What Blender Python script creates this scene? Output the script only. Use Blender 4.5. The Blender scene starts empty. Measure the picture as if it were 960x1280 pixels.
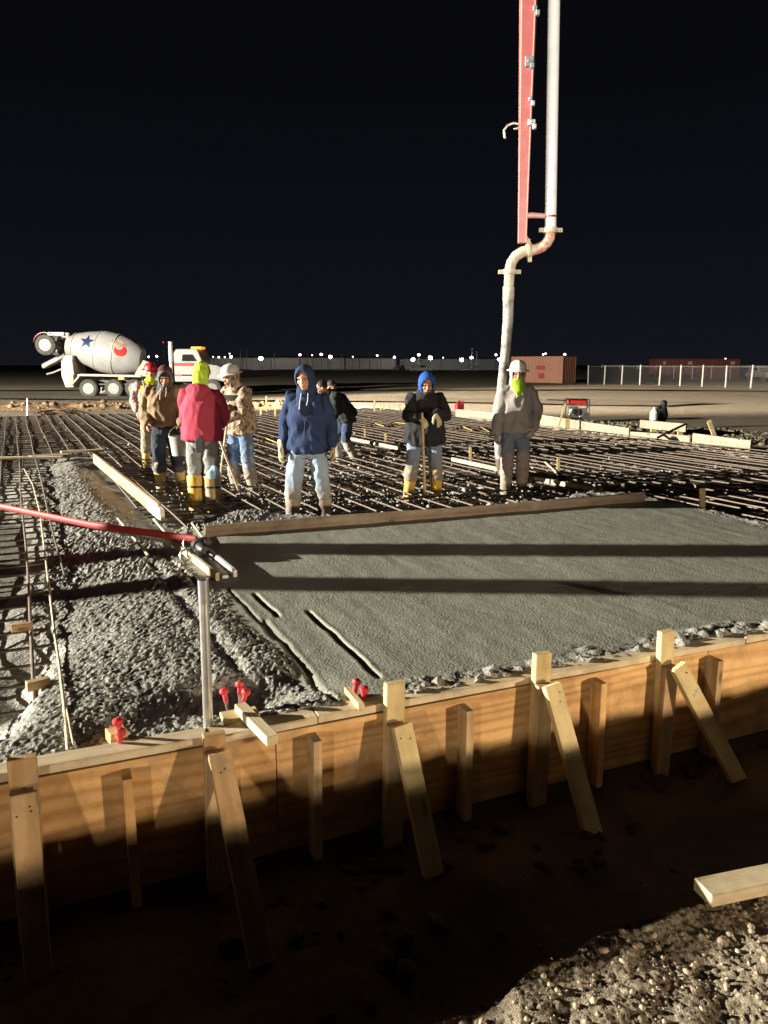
import bpy, bmesh, math, random
import numpy as np
from mathutils import Vector, Matrix, Euler, noise as mnoise

random.seed(7)
rng = np.random.default_rng(11)
scene = bpy.context.scene
COL = scene.collection
R = math.radians
V = Vector

# ------------------------------------------------------------------ camera
FPX, PITCH, EYE = 961.0, R(10.84), 1.5
cp, sp = math.cos(PITCH), math.sin(PITCH)
cam_d = bpy.data.cameras.new('camera')
cam = bpy.data.objects.new('camera', cam_d)
COL.objects.link(cam)
cam.location = (0, 0, EYE)
cam.rotation_euler = (R(90) - PITCH, 0, 0)
cam_d.sensor_fit = 'HORIZONTAL'
cam_d.sensor_width = 36
cam_d.lens = 36 * FPX / 960
cam_d.clip_start = 0.05
cam_d.clip_end = 6000
scene.camera = cam


def ray(px, py):
    u = (px - 480) / FPX
    v = (640 - py) / FPX
    return V((u, cp + v * sp, -sp + v * cp))


def at(px, py, z=0.0):
    d = ray(px, py)
    t = (z - EYE) / d.z
    return V((d.x * t, d.y * t, z))


def aty(px, py, y):
    d = ray(px, py)
    t = y / d.y
    return V((d.x * t, y, EYE + d.z * t))


# the foundation's own axes: along the near form (B) and away from it (A)
F0 = V((0.0, 3.221, 0.0))
BA = R(23.05)
Bx = V((math.cos(BA), math.sin(BA), 0))
Ax = V((-math.sin(BA), math.cos(BA), 0))


def fr(b, a, z=0.0):
    """a point b metres along the form, a metres behind its front face"""
    return V((F0.x + Bx.x * b + Ax.x * a, F0.y + Bx.y * b + Ax.y * a, z))


def to_fr(p):
    q = V((p[0] - F0.x, p[1] - F0.y, 0))
    return q.dot(Bx), q.dot(Ax)


# ------------------------------------------------------------------ materials
def nodes_of(name):
    m = bpy.data.materials.new(name)
    m.use_nodes = True
    nt = m.node_tree
    b = nt.nodes['Principled BSDF']
    return m, nt, b


def N(nt, typ, **kw):
    n = nt.nodes.new(typ)
    for k, v in kw.items():
        if k.startswith('i_'):
            n.inputs[k[2:].replace('_', ' ')].default_value = v
        else:
            setattr(n, k, v)
    return n


def coords(nt, kind='Object', scale=(1, 1, 1), rnd=True):
    tc = N(nt, 'ShaderNodeTexCoord')
    mp = N(nt, 'ShaderNodeMapping')
    mp.inputs['Scale'].default_value = scale
    nt.links.new(tc.outputs[kind], mp.inputs['Vector'])
    if rnd:
        oi = N(nt, 'ShaderNodeObjectInfo')
        mu = N(nt, 'ShaderNodeMath', operation='MULTIPLY')
        mu.inputs[1].default_value = 37.0
        nt.links.new(oi.outputs['Random'], mu.inputs[0])
        nt.links.new(mu.outputs[0], mp.inputs['Location'])
    return mp.outputs['Vector']


def ramp(nt, fac, stops):
    r = N(nt, 'ShaderNodeValToRGB')
    e = r.color_ramp.elements
    while len(e) < len(stops):
        e.new(0.5)
    for i, (p, c) in enumerate(stops):
        e[i].position = p
        e[i].color = (c[0], c[1], c[2], 1)
    nt.links.new(fac, r.inputs['Fac'])
    return r.outputs['Color']


def mixc(nt, fac, a, b, blend='MIX'):
    m = N(nt, 'ShaderNodeMix', data_type='RGBA', blend_type=blend)
    if isinstance(fac, float):
        m.inputs[0].default_value = fac
    else:
        nt.links.new(fac, m.inputs[0])
    for i, c in ((6, a), (7, b)):
        if isinstance(c, (tuple, list)):
            m.inputs[i].default_value = (c[0], c[1], c[2], 1)
        else:
            nt.links.new(c, m.inputs[i])
    return m.outputs[2]


def noise_tex(nt, vec, scale, detail=4, rough=0.6, dist=0.0):
    n = N(nt, 'ShaderNodeTexNoise')
    n.inputs['Scale'].default_value = scale
    n.inputs['Detail'].default_value = detail
    n.inputs['Roughness'].default_value = rough
    n.inputs['Distortion'].default_value = dist
    nt.links.new(vec, n.inputs['Vector'])
    return n.outputs['Fac']


def add_bump(nt, b, fac, strength, dist):
    bp = N(nt, 'ShaderNodeBump')
    bp.inputs['Strength'].default_value = strength
    bp.inputs['Distance'].default_value = dist
    nt.links.new(fac, bp.inputs['Height'])
    nt.links.new(bp.outputs['Normal'], b.inputs['Normal'])


def plain(name, col, rough=0.6, metal=0.0, var=0.25, vscale=8.0, col2=None, bump=0.0, bscale=40.0, bdist=0.01,
          thr=(0.35, 0.7), spec=0.5, detail=5):
    """one colour broken up by dirt-like noise (col2) and a fine bump"""
    m, nt, b = nodes_of(name)
    vec = coords(nt)
    f = noise_tex(nt, vec, vscale, detail)
    c2 = col2 or tuple(max(0, c * (1 - var)) for c in col)
    nt.links.new(ramp(nt, f, [(thr[0], col), (thr[1], c2)]), b.inputs['Base Color'])
    b.inputs['Roughness'].default_value = rough
    b.inputs['Metallic'].default_value = metal
    b.inputs['Specular IOR Level'].default_value = spec
    if bump:
        add_bump(nt, b, noise_tex(nt, vec, bscale, 5), bump, bdist)
    return m


def emit(name, col, strength):
    m, nt, b = nodes_of(name)
    b.inputs['Base Color'].default_value = (*col, 1)
    b.inputs['Emission Color'].default_value = (*col, 1)
    b.inputs['Emission Strength'].default_value = strength
    return m


def wood(name, light, dark, scale=1.0, stain=None, rough=0.7, knots=True, bandscale=9.0, ply=False):
    """grain running along the local x axis, with a few knots and stains"""
    m, nt, b = nodes_of(name)
    vec = coords(nt, scale=(0.55 * scale, 5.0 * scale, 5.0 * scale))
    n1 = noise_tex(nt, vec, 1.6, 3, 0.55, 0.6)
    w = N(nt, 'ShaderNodeTexWave', wave_type='RINGS', rings_direction='X')
    w.inputs['Scale'].default_value = bandscale * 0.12
    w.inputs['Distortion'].default_value = 5.5
    w.inputs['Detail'].default_value = 2.5
    w.inputs['Detail Scale'].default_value = 0.9
    nt.links.new(vec, w.inputs['Vector'])
    if ply:
        # flat-sawn face veneer: long wandering bands with cathedral arches
        nt.nodes.remove(w)
        vp = coords(nt, scale=(.55, .9, 4.2))
        w = N(nt, 'ShaderNodeTexWave', wave_type='BANDS', bands_direction='Z')
        w.inputs['Scale'].default_value = 1.15
        w.inputs['Distortion'].default_value = 11.0
        w.inputs['Detail'].default_value = 1.6
        w.inputs['Detail Scale'].default_value = 1.1
        w.inputs['Detail Roughness'].default_value = .35
        nt.links.new(vp, w.inputs['Vector'])
    vec2 = coords(nt, scale=(4 * scale, 130 * scale, 130 * scale))
    fine = noise_tex(nt, vec2, 1.0, 3)
    c = ramp(nt, w.outputs['Fac'], [(0.15, light), (0.6, tuple((l * 1.3 + d * .7) / 2 for l, d in zip(light, dark))), (0.95, dark)])
    c = mixc(nt, 0.35 if not ply else .22, c, ramp(nt, fine, [(0.3, dark), (0.7, light)]))
    c = mixc(nt, 0.4, c, ramp(nt, n1, [(0.35, tuple(x * 0.62 for x in dark)), (0.65, light)]))
    if knots:
        vk = coords(nt, scale=(1.6 * scale, 4.5 * scale, 4.5 * scale))
        vo = N(nt, 'ShaderNodeTexVoronoi')
        vo.inputs['Scale'].default_value = 1.3
        nt.links.new(vk, vo.inputs['Vector'])
        k = ramp(nt, vo.outputs['Distance'], [(0.05, (1, 1, 1)), (0.11, (0, 0, 0))])
        c = mixc(nt, k, c, tuple(x * 0.35 for x in dark))
    if stain:
        vs = coords(nt, scale=(2.2, 2.2, 2.2))
        s = ramp(nt, noise_tex(nt, vs, 2.3, 6, 0.65), [(0.52, (0, 0, 0)), (0.68, (1, 1, 1))])
        c = mixc(nt, s, c, stain)
    va = coords(nt, scale=(1, 1, 1))
    sp1 = ramp(nt, noise_tex(nt, va, 22, 3, .6), [(.66, (0, 0, 0)), (.7, (1, 1, 1))])
    sp2 = ramp(nt, noise_tex(nt, va, 3.0, 3, .5), [(.45, (0, 0, 0)), (.6, (.8, .8, .8))])
    sp3 = mixc(nt, 1.0, sp1, sp2, 'MULTIPLY')
    c = mixc(nt, sp3, c, (.34, .32, .28))
    wd = ramp(nt, noise_tex(nt, va, 5.5, 5, .7), [(.3, (.6, .55, .5)), (.55, (1, 1, 1))])
    c = mixc(nt, .8, c, wd, 'MULTIPLY')
    nt.links.new(c, b.inputs['Base Color'])
    b.inputs['Roughness'].default_value = rough
    b.inputs['Specular IOR Level'].default_value = 0.3
    add_bump(nt, b, fine, 0.35, 0.004)
    return m


M = {}
M['lumber'] = wood('lumber', (0.62, 0.45, 0.26), (0.44, 0.28, 0.14), stain=(0.36, 0.29, 0.2))
M['lumber_brown'] = wood('brown_lumber', (0.6, 0.4, 0.2), (0.42, 0.25, 0.11), stain=(0.3, 0.22, 0.14))
M['lumber_pale'] = wood('pale_lumber', (0.72, 0.6, 0.4), (0.56, 0.43, 0.26), stain=(0.45, 0.4, 0.32))
M['lumber_grey'] = wood('cement_stained_lumber', (0.44, 0.38, 0.28), (0.3, 0.25, 0.18), stain=(0.3, 0.28, 0.25))
M['plywood'] = wood('plywood', (0.8, 0.5, 0.22), (0.5, 0.26, 0.09), scale=0.9, bandscale=16, stain=(0.46, 0.29, 0.15), ply=True)
M['lumber_yellow'] = wood('yellow_lumber', (0.75, 0.6, 0.32), (0.6, 0.45, 0.2))
M['steel'] = plain('galvanised_steel', (0.62, 0.62, 0.6), 0.38, 0.85, 0.3, 14)
M['rust_steel'] = plain('rebar_steel', (0.215, 0.185, 0.155), 0.5, 0.3, vscale=18, col2=(0.16, 0.1, 0.07))
M['black_steel'] = plain('black_steel', (0.03, 0.03, 0.032), 0.45, 0.4, vscale=20)
M['wire_straw'] = plain('straw_coloured_rod', (0.55, 0.47, 0.33), 0.6, vscale=25)
M['red_plastic'] = plain('red_plastic', (0.5, 0.02, 0.03), 0.6, vscale=30, col2=(0.4, 0.12, 0.11), thr=(.5, .75))
M['red_paint'] = plain('red_pole_paint', (0.42, 0.03, 0.03), 0.6, vscale=10, col2=(0.25, 0.03, 0.025))
M['boom_red'] = plain('faded_red_boom_paint', (0.58, 0.14, 0.13), 0.45, vscale=5, col2=(0.6, 0.24, 0.2), thr=(0.45, 0.75))
M['pipe_white'] = plain('white_pipe_paint', (0.82, 0.8, 0.76), 0.35, vscale=4, col2=(0.66, 0.62, 0.56), thr=(0.5, 0.8))
M['pipe_crust'] = plain('cement_crusted_pipe', (0.6, 0.5, 0.36), 0.75, vscale=9, col2=(0.33, 0.25, 0.17), bump=0.5, bscale=25)
M['pipe_red_crust'] = plain('red_pipe_with_cement', (0.55, 0.16, 0.1), 0.6, vscale=9, col2=(0.6, 0.47, 0.36), thr=(0.45, 0.55))
M['hose_grey'] = plain('cement_smeared_hose', (0.5, 0.47, 0.41), 0.7, vscale=7, col2=(0.1, 0.095, 0.09), thr=(0.45, 0.68), bump=0.4, bscale=30)
M['white_paint'] = plain('white_paint', (0.78, 0.76, 0.72), 0.4, vscale=6, var=0.2)


# ------------------------------------------------------------------ mesh helpers
class MB:
    def __init__(self):
        self.v, self.f, self.mi = [], [], []

    def add(self, vs, fs, mi=0):
        o = len(self.v)
        self.v += [tuple(p) for p in vs]
        self.f += [tuple(i + o for i in f) for f in fs]
        self.mi += [mi] * len(fs)

    def box(self, c, s, rot=None, mi=0):
        hx, hy, hz = s[0] / 2, s[1] / 2, s[2] / 2
        vs = [V((x, y, z)) for z in (-hz, hz) for x, y in ((-hx, -hy), (hx, -hy), (hx, hy), (-hx, hy))]
        if rot is not None:
            vs = [rot @ p for p in vs]
        c = V(c)
        self.add([p + c for p in vs], [(0, 3, 2, 1), (4, 5, 6, 7), (0, 1, 5, 4), (1, 2, 6, 5), (2, 3, 7, 6), (3, 0, 4, 7)], mi)

    def loft(self, rings, caps=True, mi=0, close=False):
        """rings: list of lists of points, all the same length"""
        n = len(rings[0])
        vs = [p for r in rings for p in r]
        fs = []
        m = len(rings)
        for i in range(m if close else m - 1):
            i2 = (i + 1) % m
            for k in range(n):
                k2 = (k + 1) % n
                fs.append((i * n + k, i * n + k2, i2 * n + k2, i2 * n + k))
        if caps and not close:
            fs.append(tuple(reversed(range(n))))
            fs.append(tuple((m - 1) * n + k for k in range(n)))
        self.add(vs, fs, mi)

    def tube(self, pts, r, n=10, caps=True, mi=0, ref=None, rnd=False):
        """r: radius, or list of radii or (ra, rb); rnd rounds the ends"""
        pts = [V(p) for p in pts]
        m = len(pts)
        rr = [r] * m if not isinstance(r, (list, tuple)) else list(r)
        rr = [(q, q) if not isinstance(q, (list, tuple)) else q for q in rr]
        if rnd:
            d0 = (pts[0] - pts[1]).normalized()
            d1 = (pts[-1] - pts[-2]).normalized()
            P, Q = [], []
            for k in (0.97, 0.75, 0.4):
                s = math.sqrt(1 - k * k)
                P.append(pts[0] + d0 * (k * min(rr[0])))
                Q.append((rr[0][0] * s, rr[0][1] * s))
            P += pts
            Q += rr
            for k in (0.4, 0.75, 0.97):
                s = math.sqrt(1 - k * k)
                P.append(pts[-1] + d1 * (k * min(rr[-1])))
                Q.append((rr[-1][0] * s, rr[-1][1] * s))
            pts, rr, m = P, Q, len(P)
        t = (pts[1] - pts[0]).normalized()
        a = V(ref) if ref is not None else (V((0, 0, 1)) if abs(t.z) < 0.9 else V((1, 0, 0)))
        a = (a - t * a.dot(t)).normalized()
        rings = []
        for i in range(m):
            if i == 0:
                t = pts[1] - pts[0]
            elif i == m - 1:
                t = pts[-1] - pts[-2]
            else:
                t = (pts[i + 1] - pts[i]).normalized() + (pts[i] - pts[i - 1]).normalized()
            t.normalize()
            a = (a - t * a.dot(t)).normalized()
            b = t.cross(a)
            ra, rb = rr[i]
            rings.append([pts[i] + a * (ra * math.cos(2 * math.pi * k / n)) + b * (rb * math.sin(2 * math.pi * k / n)) for k in range(n)])
        self.loft(rings, caps, mi)

    def ball(self, c, r, rot=None, n=14, mi=0):
        c = V(c)
        r = (r, r, r) if not isinstance(r, (list, tuple)) else r
        h = max(6, n // 2)
        vs, fs = [], []
        for i in range(1, h):
            th = math.pi * i / h
            for k in range(n):
                ph = 2 * math.pi * k / n
                p = V((r[0] * math.sin(th) * math.cos(ph), r[1] * math.sin(th) * math.sin(ph), r[2] * math.cos(th)))
                vs.append((rot @ p if rot is not None else p) + c)
        top = V((0, 0, r[2]))
        bot = V((0, 0, -r[2]))
        vs.append((rot @ top if rot is not None else top) + c)
        vs.append((rot @ bot if rot is not None else bot) + c)
        T, Bq = len(vs) - 2, len(vs) - 1
        for i in range(h - 2):
            for k in range(n):
                k2 = (k + 1) % n
                fs.append((i * n + k, (i + 1) * n + k, (i + 1) * n + k2, i * n + k2))
        for k in range(n):
            k2 = (k + 1) % n
            fs.append((T, k, k2))
            fs.append((Bq, (h - 2) * n + k2, (h - 2) * n + k))
        self.add(vs, fs, mi)

    def lathe(self, prof, c, axis=V((0, 0, 1)), n=24, mi=0, caps=True):
        """prof: (distance along axis, radius)"""
        axis = V(axis).normalized()
        a = V((0, 0, 1)) if abs(axis.z) < 0.9 else V((1, 0, 0))
        a = (a - axis * a.dot(axis)).normalized()
        b = axis.cross(a)
        c = V(c)
        rings = [[c + axis * h + (a * math.cos(2 * math.pi * k / n) + b * math.sin(2 * math.pi * k / n)) * max(r, 1e-4) for k in range(n)] for h, r in prof]
        self.loft(rings, caps, mi)

    def mesh(self, name):
        me = bpy.data.meshes.new(name)
        me.from_pydata(self.v, [], self.f)
        return me

    def build(self, name, mats, parent=None, smooth=False, bevel=0.0, angle=40):
        me = self.mesh(name)
        if not isinstance(mats, (list, tuple)):
            mats = [mats]
        for m in mats:
            me.materials.append(m)
        if len(mats) > 1:
            me.polygons.foreach_set('material_index', self.mi)
        bm = bmesh.new()
        bm.from_mesh(me)
        bmesh.ops.recalc_face_normals(bm, faces=bm.faces)
        if bevel:
            bmesh.ops.bevel(bm, geom=list(bm.edges), offset=bevel, segments=1, affect='EDGES', profile=0.5)
        bm.to_mesh(me)
        bm.free()
        if smooth:
            me.polygons.foreach_set('use_smooth', [True] * len(me.polygons))
            me.set_sharp_from_angle(angle=R(angle))
        o = bpy.data.objects.new(name, me)
        COL.objects.link(o)
        if parent is not None:
            o.parent = parent
        return o


def tag(o, label=None, cat=None, group=None, kind=None):
    if label:
        o['label'] = label
    if cat:
        o['category'] = cat
    if group:
        o['group'] = group
    if kind:
        o['kind'] = kind
    return o


def empty(name, loc, rz=0.0, label=None, cat=None, group=None):
    o = bpy.data.objects.new(name, None)
    COL.objects.link(o)
    o.location = loc
    o.rotation_euler = (0, 0, rz)
    o.empty_display_size = 0.2
    return tag(o, label, cat, group)


def frame_x(p0, p1, up=V((0, 0, 1))):
    """rotation with local x from p0 to p1 and local z as near up as it goes"""
    x = (V(p1) - V(p0)).normalized()
    z = V(up)
    z = z - x * z.dot(x)
    if z.length < 1e-4:
        z = V((0, 1, 0)) - x * x.y
    z.normalize()
    y = z.cross(x)
    return Matrix((x, y, z)).transposed()


def plank(name, p0, p1, w, h, mat, parent=None, up=V((0, 0, 1)), bevel=0.003, warp=0.0, seed=0):
    """a sawn board: local x along its length, w across, h thick (towards up); p0, p1 on its centre line"""
    p0, p1 = V(p0), V(p1)
    L = (p1 - p0).length
    rot = frame_x(p0, p1, up)
    mb = MB()
    n = max(2, int(L / 0.25)) if warp else 2
    rs = random.Random(seed)
    ph = rs.random() * 6
    rings = []
    for i in range(n):
        x = -L / 2 + L * i / (n - 1)
        dy = warp * math.sin(x * 1.1 + ph)
        dz = warp * 0.6 * math.sin(x * 1.7 + ph * 2)
        rings.append([V((x, sy * w / 2 + dy, sz * h / 2 + dz)) for sy, sz in ((-1, -1), (1, -1), (1, 1), (-1, 1))])
    mb.loft(rings)
    o = mb.build(name, mat, parent, bevel=bevel)
    mw = Matrix.Translation((p0 + p1) / 2) @ rot.to_4x4()
    if parent is not None:
        pm = Matrix.LocRotScale(parent.location, parent.rotation_euler, None)
        o.matrix_local = pm.inverted() @ mw
    else:
        o.matrix_world = mw
    return o


def np_mesh(name, verts, quads, mats, smooth=True, mi=None):
    me = bpy.data.meshes.new(name)
    me.vertices.add(len(verts))
    me.vertices.foreach_set('co', np.asarray(verts, dtype=np.float32).ravel())
    q = np.asarray(quads, dtype=np.int32)
    k = q.shape[1]
    me.loops.add(q.size)
    me.loops.foreach_set('vertex_index', q.ravel())
    me.polygons.add(len(q))
    me.polygons.foreach_set('loop_start', np.arange(0, q.size, k, dtype=np.int32))
    me.polygons.foreach_set('loop_total', np.full(len(q), k, dtype=np.int32))
    if smooth:
        me.polygons.foreach_set('use_smooth', np.ones(len(q), dtype=bool))
    for m in (mats if isinstance(mats, (list, tuple)) else [mats]):
        me.materials.append(m)
    me.update(calc_edges=True)
    me.validate()
    o = bpy.data.objects.new(name, me)
    COL.objects.link(o)
    return o


def grid_quads(ny, nx):
    i = np.arange(ny - 1)[:, None] * nx + np.arange(nx - 1)[None, :]
    return np.stack([i, i + 1, i + nx + 1, i + nx], -1).reshape(-1, 4)


def vnoise(x, y, seed=0):
    """smooth value noise on numpy arrays, about -1..1"""
    def h(ix, iy):
        n = (ix * 374761393 + iy * 668265263 + seed * 974711) & 0x7fffffff
        n = ((n ^ (n >> 13)) * 1274126177) & 0x7fffffff
        return ((n ^ (n >> 16)) & 0xffff) / 32767.5 - 1
    ix, iy = np.floor(x).astype(np.int64), np.floor(y).astype(np.int64)
    fx, fy = x - ix, y - iy
    fx, fy = fx * fx * (3 - 2 * fx), fy * fy * (3 - 2 * fy)
    a, b, c, d = h(ix, iy), h(ix + 1, iy), h(ix, iy + 1), h(ix + 1, iy + 1)
    return (a * (1 - fx) + b * fx) * (1 - fy) + (c * (1 - fx) + d * fx) * fy


def fbm(x, y, s, seed=0, octv=4):
    t, a = 0, 1.0
    for i in range(octv):
        t = t + a * vnoise(x * s + i * 17.3, y * s - i * 9.1, seed + i)
        s *= 2.1
        a *= 0.5
    return t


def sdist(px, py, poly):
    """signed distance to a polygon, negative inside"""
    d = np.full(px.shape, 1e9)
    ins = np.zeros(px.shape, bool)
    n = len(poly)
    for i in range(n):
        x0, y0 = poly[i][0], poly[i][1]
        x1, y1 = poly[(i + 1) % n][0], poly[(i + 1) % n][1]
        ex, ey = x1 - x0, y1 - y0
        t = np.clip(((px - x0) * ex + (py - y0) * ey) / max(ex * ex + ey * ey, 1e-9), 0, 1)
        d = np.minimum(d, np.hypot(px - x0 - t * ex, py - y0 - t * ey))
        c = ((y0 > py) != (y1 > py)) & (px < ex * (py - y0) / (ey if abs(ey) > 1e-9 else 1e-9) + x0)
        ins ^= c
    return np.where(ins, -d, d)


def sstep(e0, e1, x):
    t = np.clip((x - e0) / (e1 - e0), 0, 1)
    return t * t * (3 - 2 * t)


def stamp(Z, xs, ys, px, py, pr, hh, base=None):
    """press pebbles (centre, radius, height) onto a heightfield with rows ys and columns xs; returns the pebble relief"""
    Rl = np.zeros_like(Z)
    an = rng.random(len(px)) * np.pi
    el = 0.65 + 0.35 * rng.random(len(px))
    x0 = np.searchsorted(xs, px - pr)
    x1 = np.searchsorted(xs, px + pr)
    y0 = np.searchsorted(ys, py - pr)
    y1 = np.searchsorted(ys, py + pr)
    for k in range(len(px)):
        if x1[k] <= x0[k] or y1[k] <= y0[k]:
            continue
        dx = xs[None, x0[k]:x1[k]] - px[k]
        dy = ys[y0[k]:y1[k], None] - py[k]
        c, s = math.cos(an[k]), math.sin(an[k])
        u = (dx * c + dy * s) / pr[k]
        w = (-dx * s + dy * c) / (pr[k] * el[k])
        q = 1 - u * u - w * w
        h = hh[k] * np.sqrt(np.clip(q, 0, None))
        sub = Rl[y0[k]:y1[k], x0[k]:x1[k]]
        np.maximum(sub, h, out=sub)
    return Z + Rl

# ------------------------------------------------------------------ people
def cloth(name, col, col2=None, mud=None, mudz=(0.3, 0.6), rough=0.85, vscale=7.0, thr=(0.3, 0.75)):
    """woven cloth: soft colour variation, and dried mud splashed up to a ragged height"""
    m, nt, b = nodes_of(name)
    vec = coords(nt, rnd=False)
    c2 = col2 or tuple(c * 0.72 for c in col)
    c = ramp(nt, noise_tex(nt, vec, vscale, 4), [(thr[0], col), (thr[1], c2)])
    if mud:
        sx = N(nt, 'ShaderNodeSeparateXYZ')
        nt.links.new(vec, sx.inputs[0])
        nz = noise_tex(nt, vec, 9, 4)
        ad = N(nt, 'ShaderNodeMath', operation='MULTIPLY_ADD')
        nt.links.new(nz, ad.inputs[0])
        ad.inputs[1].default_value = -0.5
        nt.links.new(sx.outputs['Z'], ad.inputs[2])
        f = N(nt, 'ShaderNodeMapRange')
        f.inputs['From Min'].default_value = mudz[0] - 0.25
        f.inputs['From Max'].default_value = mudz[1] - 0.25
        f.inputs['To Min'].default_value = 1
        f.inputs['To Max'].default_value = 0
        nt.links.new(ad.outputs[0], f.inputs['Value'])
        c = mixc(nt, f.outputs[0], c, mud)
    nt.links.new(c, b.inputs['Base Color'])
    b.inputs['Roughness'].default_value = rough
    b.inputs['Specular IOR Level'].default_value = 0.2
    add_bump(nt, b, noise_tex(nt, vec, 55, 3), 0.25, 0.01)
    return m


def camo(name, a, b_, c_):
    m, nt, b = nodes_of(name)
    vec = coords(nt, rnd=False)
    c = ramp(nt, noise_tex(nt, vec, 13, 2, 0.5, 1.2), [(0.42, a), (0.47, b_), (0.55, b_), (0.6, c_)])
    nt.links.new(c, b.inputs['Base Color'])
    b.inputs['Roughness'].default_value = 0.85
    return m


def plaid(name, a, b_):
    m, nt, b = nodes_of(name)
    vec = coords(nt, rnd=False)
    c = ramp(nt, noise_tex(nt, vec, 30, 1), [(0.42, a), (0.58, b_)])
    nt.links.new(c, b.inputs['Base Color'])
    b.inputs['Roughness'].default_value = 0.85
    return m


MUD = (0.3, 0.27, 0.225)
SKIN = plain('skin', (0.52, 0.3, 0.2), 0.55, vscale=25, col2=(0.46, 0.22, 0.15))
SKIN2 = plain('tanned_skin', (0.42, 0.23, 0.15), 0.55, vscale=25, col2=(0.36, 0.17, 0.11))
EYE_M = plain('eye_dark', (0.03, 0.02, 0.018), 0.3)
LIP_M = plain('lips', (0.36, 0.15, 0.12), 0.5)
HAIR = plain('dark_hair', (0.03, 0.022, 0.018), 0.7, vscale=60)


def solid(name, mb, mat, parent, voxel=0.012, smooth=4, wr=0.0, ws=9.0, seed=0, zst=0.6):
    """fuse overlapping closed shapes into one continuous surface, smooth it and crease it"""
    me = mb.mesh(name + '_raw')
    bm = bmesh.new()
    bm.from_mesh(me)
    bmesh.ops.recalc_face_normals(bm, faces=bm.faces)
    bm.to_mesh(me)
    bm.free()
    tmp = bpy.data.objects.new('raw', me)
    COL.objects.link(tmp)
    rm = tmp.modifiers.new('remesh', 'REMESH')
    rm.mode = 'VOXEL'
    rm.voxel_size = voxel
    sm = tmp.modifiers.new('smooth', 'SMOOTH')
    sm.factor = 0.5
    sm.iterations = smooth
    dg = bpy.context.evaluated_depsgraph_get()
    me2 = bpy.data.meshes.new_from_object(tmp.evaluated_get(dg))
    bpy.data.objects.remove(tmp)
    bpy.data.meshes.remove(me)
    me2.name = name
    if wr:
        n = len(me2.vertices)
        co = np.empty(n * 3, np.float32)
        me2.vertices.foreach_get('co', co)
        no = np.empty(n * 3, np.float32)
        me2.vertex_normals.foreach_get('vector', no)
        co, no = co.reshape(-1, 3), no.reshape(-1, 3)
        off = V((seed * 3.7, seed * 1.9, seed * 5.1))
        d = np.empty(n, np.float32)
        for i in range(n):
            p = V((co[i, 0] * ws, co[i, 1] * ws, co[i, 2] * ws * zst)) + off
            a = mnoise.noise(p)
            b = mnoise.noise(p * 2.3 + V((5, 5, 5)))
            d[i] = wr * (1.0 - 2.2 * abs(a)) + wr * 0.55 * b
        co += no * d[:, None]
        me2.vertices.foreach_set('co', co.ravel())
    me2.materials.clear()
    me2.materials.append(mat)
    me2.polygons.foreach_set('use_smooth', [True] * len(me2.polygons))
    me2.update()
    o = bpy.data.objects.new(name, me2)
    COL.objects.link(o)
    o.parent = parent
    return o


def hand(mb, wr, d, n, side, curl=0.45, s=1.0, fat=1.0):
    """palm, four unequal bent fingers and a thumb. d: along the fingers, n: the way the palm faces, side: +1/-1 where the thumb is"""
    d = V(d).normalized()
    n = V(n)
    n = (n - d * n.dot(d)).normalized()
    c = d.cross(n) * side
    w = V(wr)
    mb.tube([w - d * 0.02 * s, w + d * 0.03 * s, w + d * 0.088 * s], [(0.021 * s * fat, 0.027 * s), (0.019 * s * fat, 0.038 * s), (0.014 * s * fat, 0.041 * s)], 12, ref=n, rnd=True)
    for k, (off, ln) in enumerate(((0.031, 0.068), (0.0105, 0.08), (-0.0105, 0.075), (-0.031, 0.058))):
        p = w + d * (0.078 * s) + c * (off * s)
        a = 0.0
        pts = [p - d * 0.015 * s, p]
        for j, fr_ in enumerate((0.45, 0.32, 0.23)):
            a += curl * (0.55 if j == 0 else 1.0)
            dd = d * math.cos(a) + n * math.sin(a) + c * (off * 0.9)
            p = p + dd.normalized() * (ln * s * fr_)
            pts.append(p)
        mb.tube(pts, [0.0105 * s * fat, 0.0105 * s * fat, 0.0098 * s * fat, 0.009 * s * fat, 0.0078 * s * fat], 8, rnd=True)
    t0 = w + d * 0.022 * s + c * 0.026 * s + n * 0.004
    t1 = t0 + (d * 0.55 + c * 0.75 + n * 0.35).normalized() * 0.042 * s
    t2 = t1 + (d * 0.9 + c * 0.2 + n * (0.3 + curl * 0.5)).normalized() * 0.036 * s
    t3 = t2 + (d * 0.9 - c * 0.1 + n * (0.3 + curl * 0.6)).normalized() * 0.026 * s
    mb.tube([t0, t1, t2, t3], [0.016 * s * fat, 0.0125 * s * fat, 0.0115 * s * fat, 0.0095 * s * fat], 8, rnd=True)


def lerp(a, b, t):
    return V(a) * (1 - t) + V(b) * t


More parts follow.
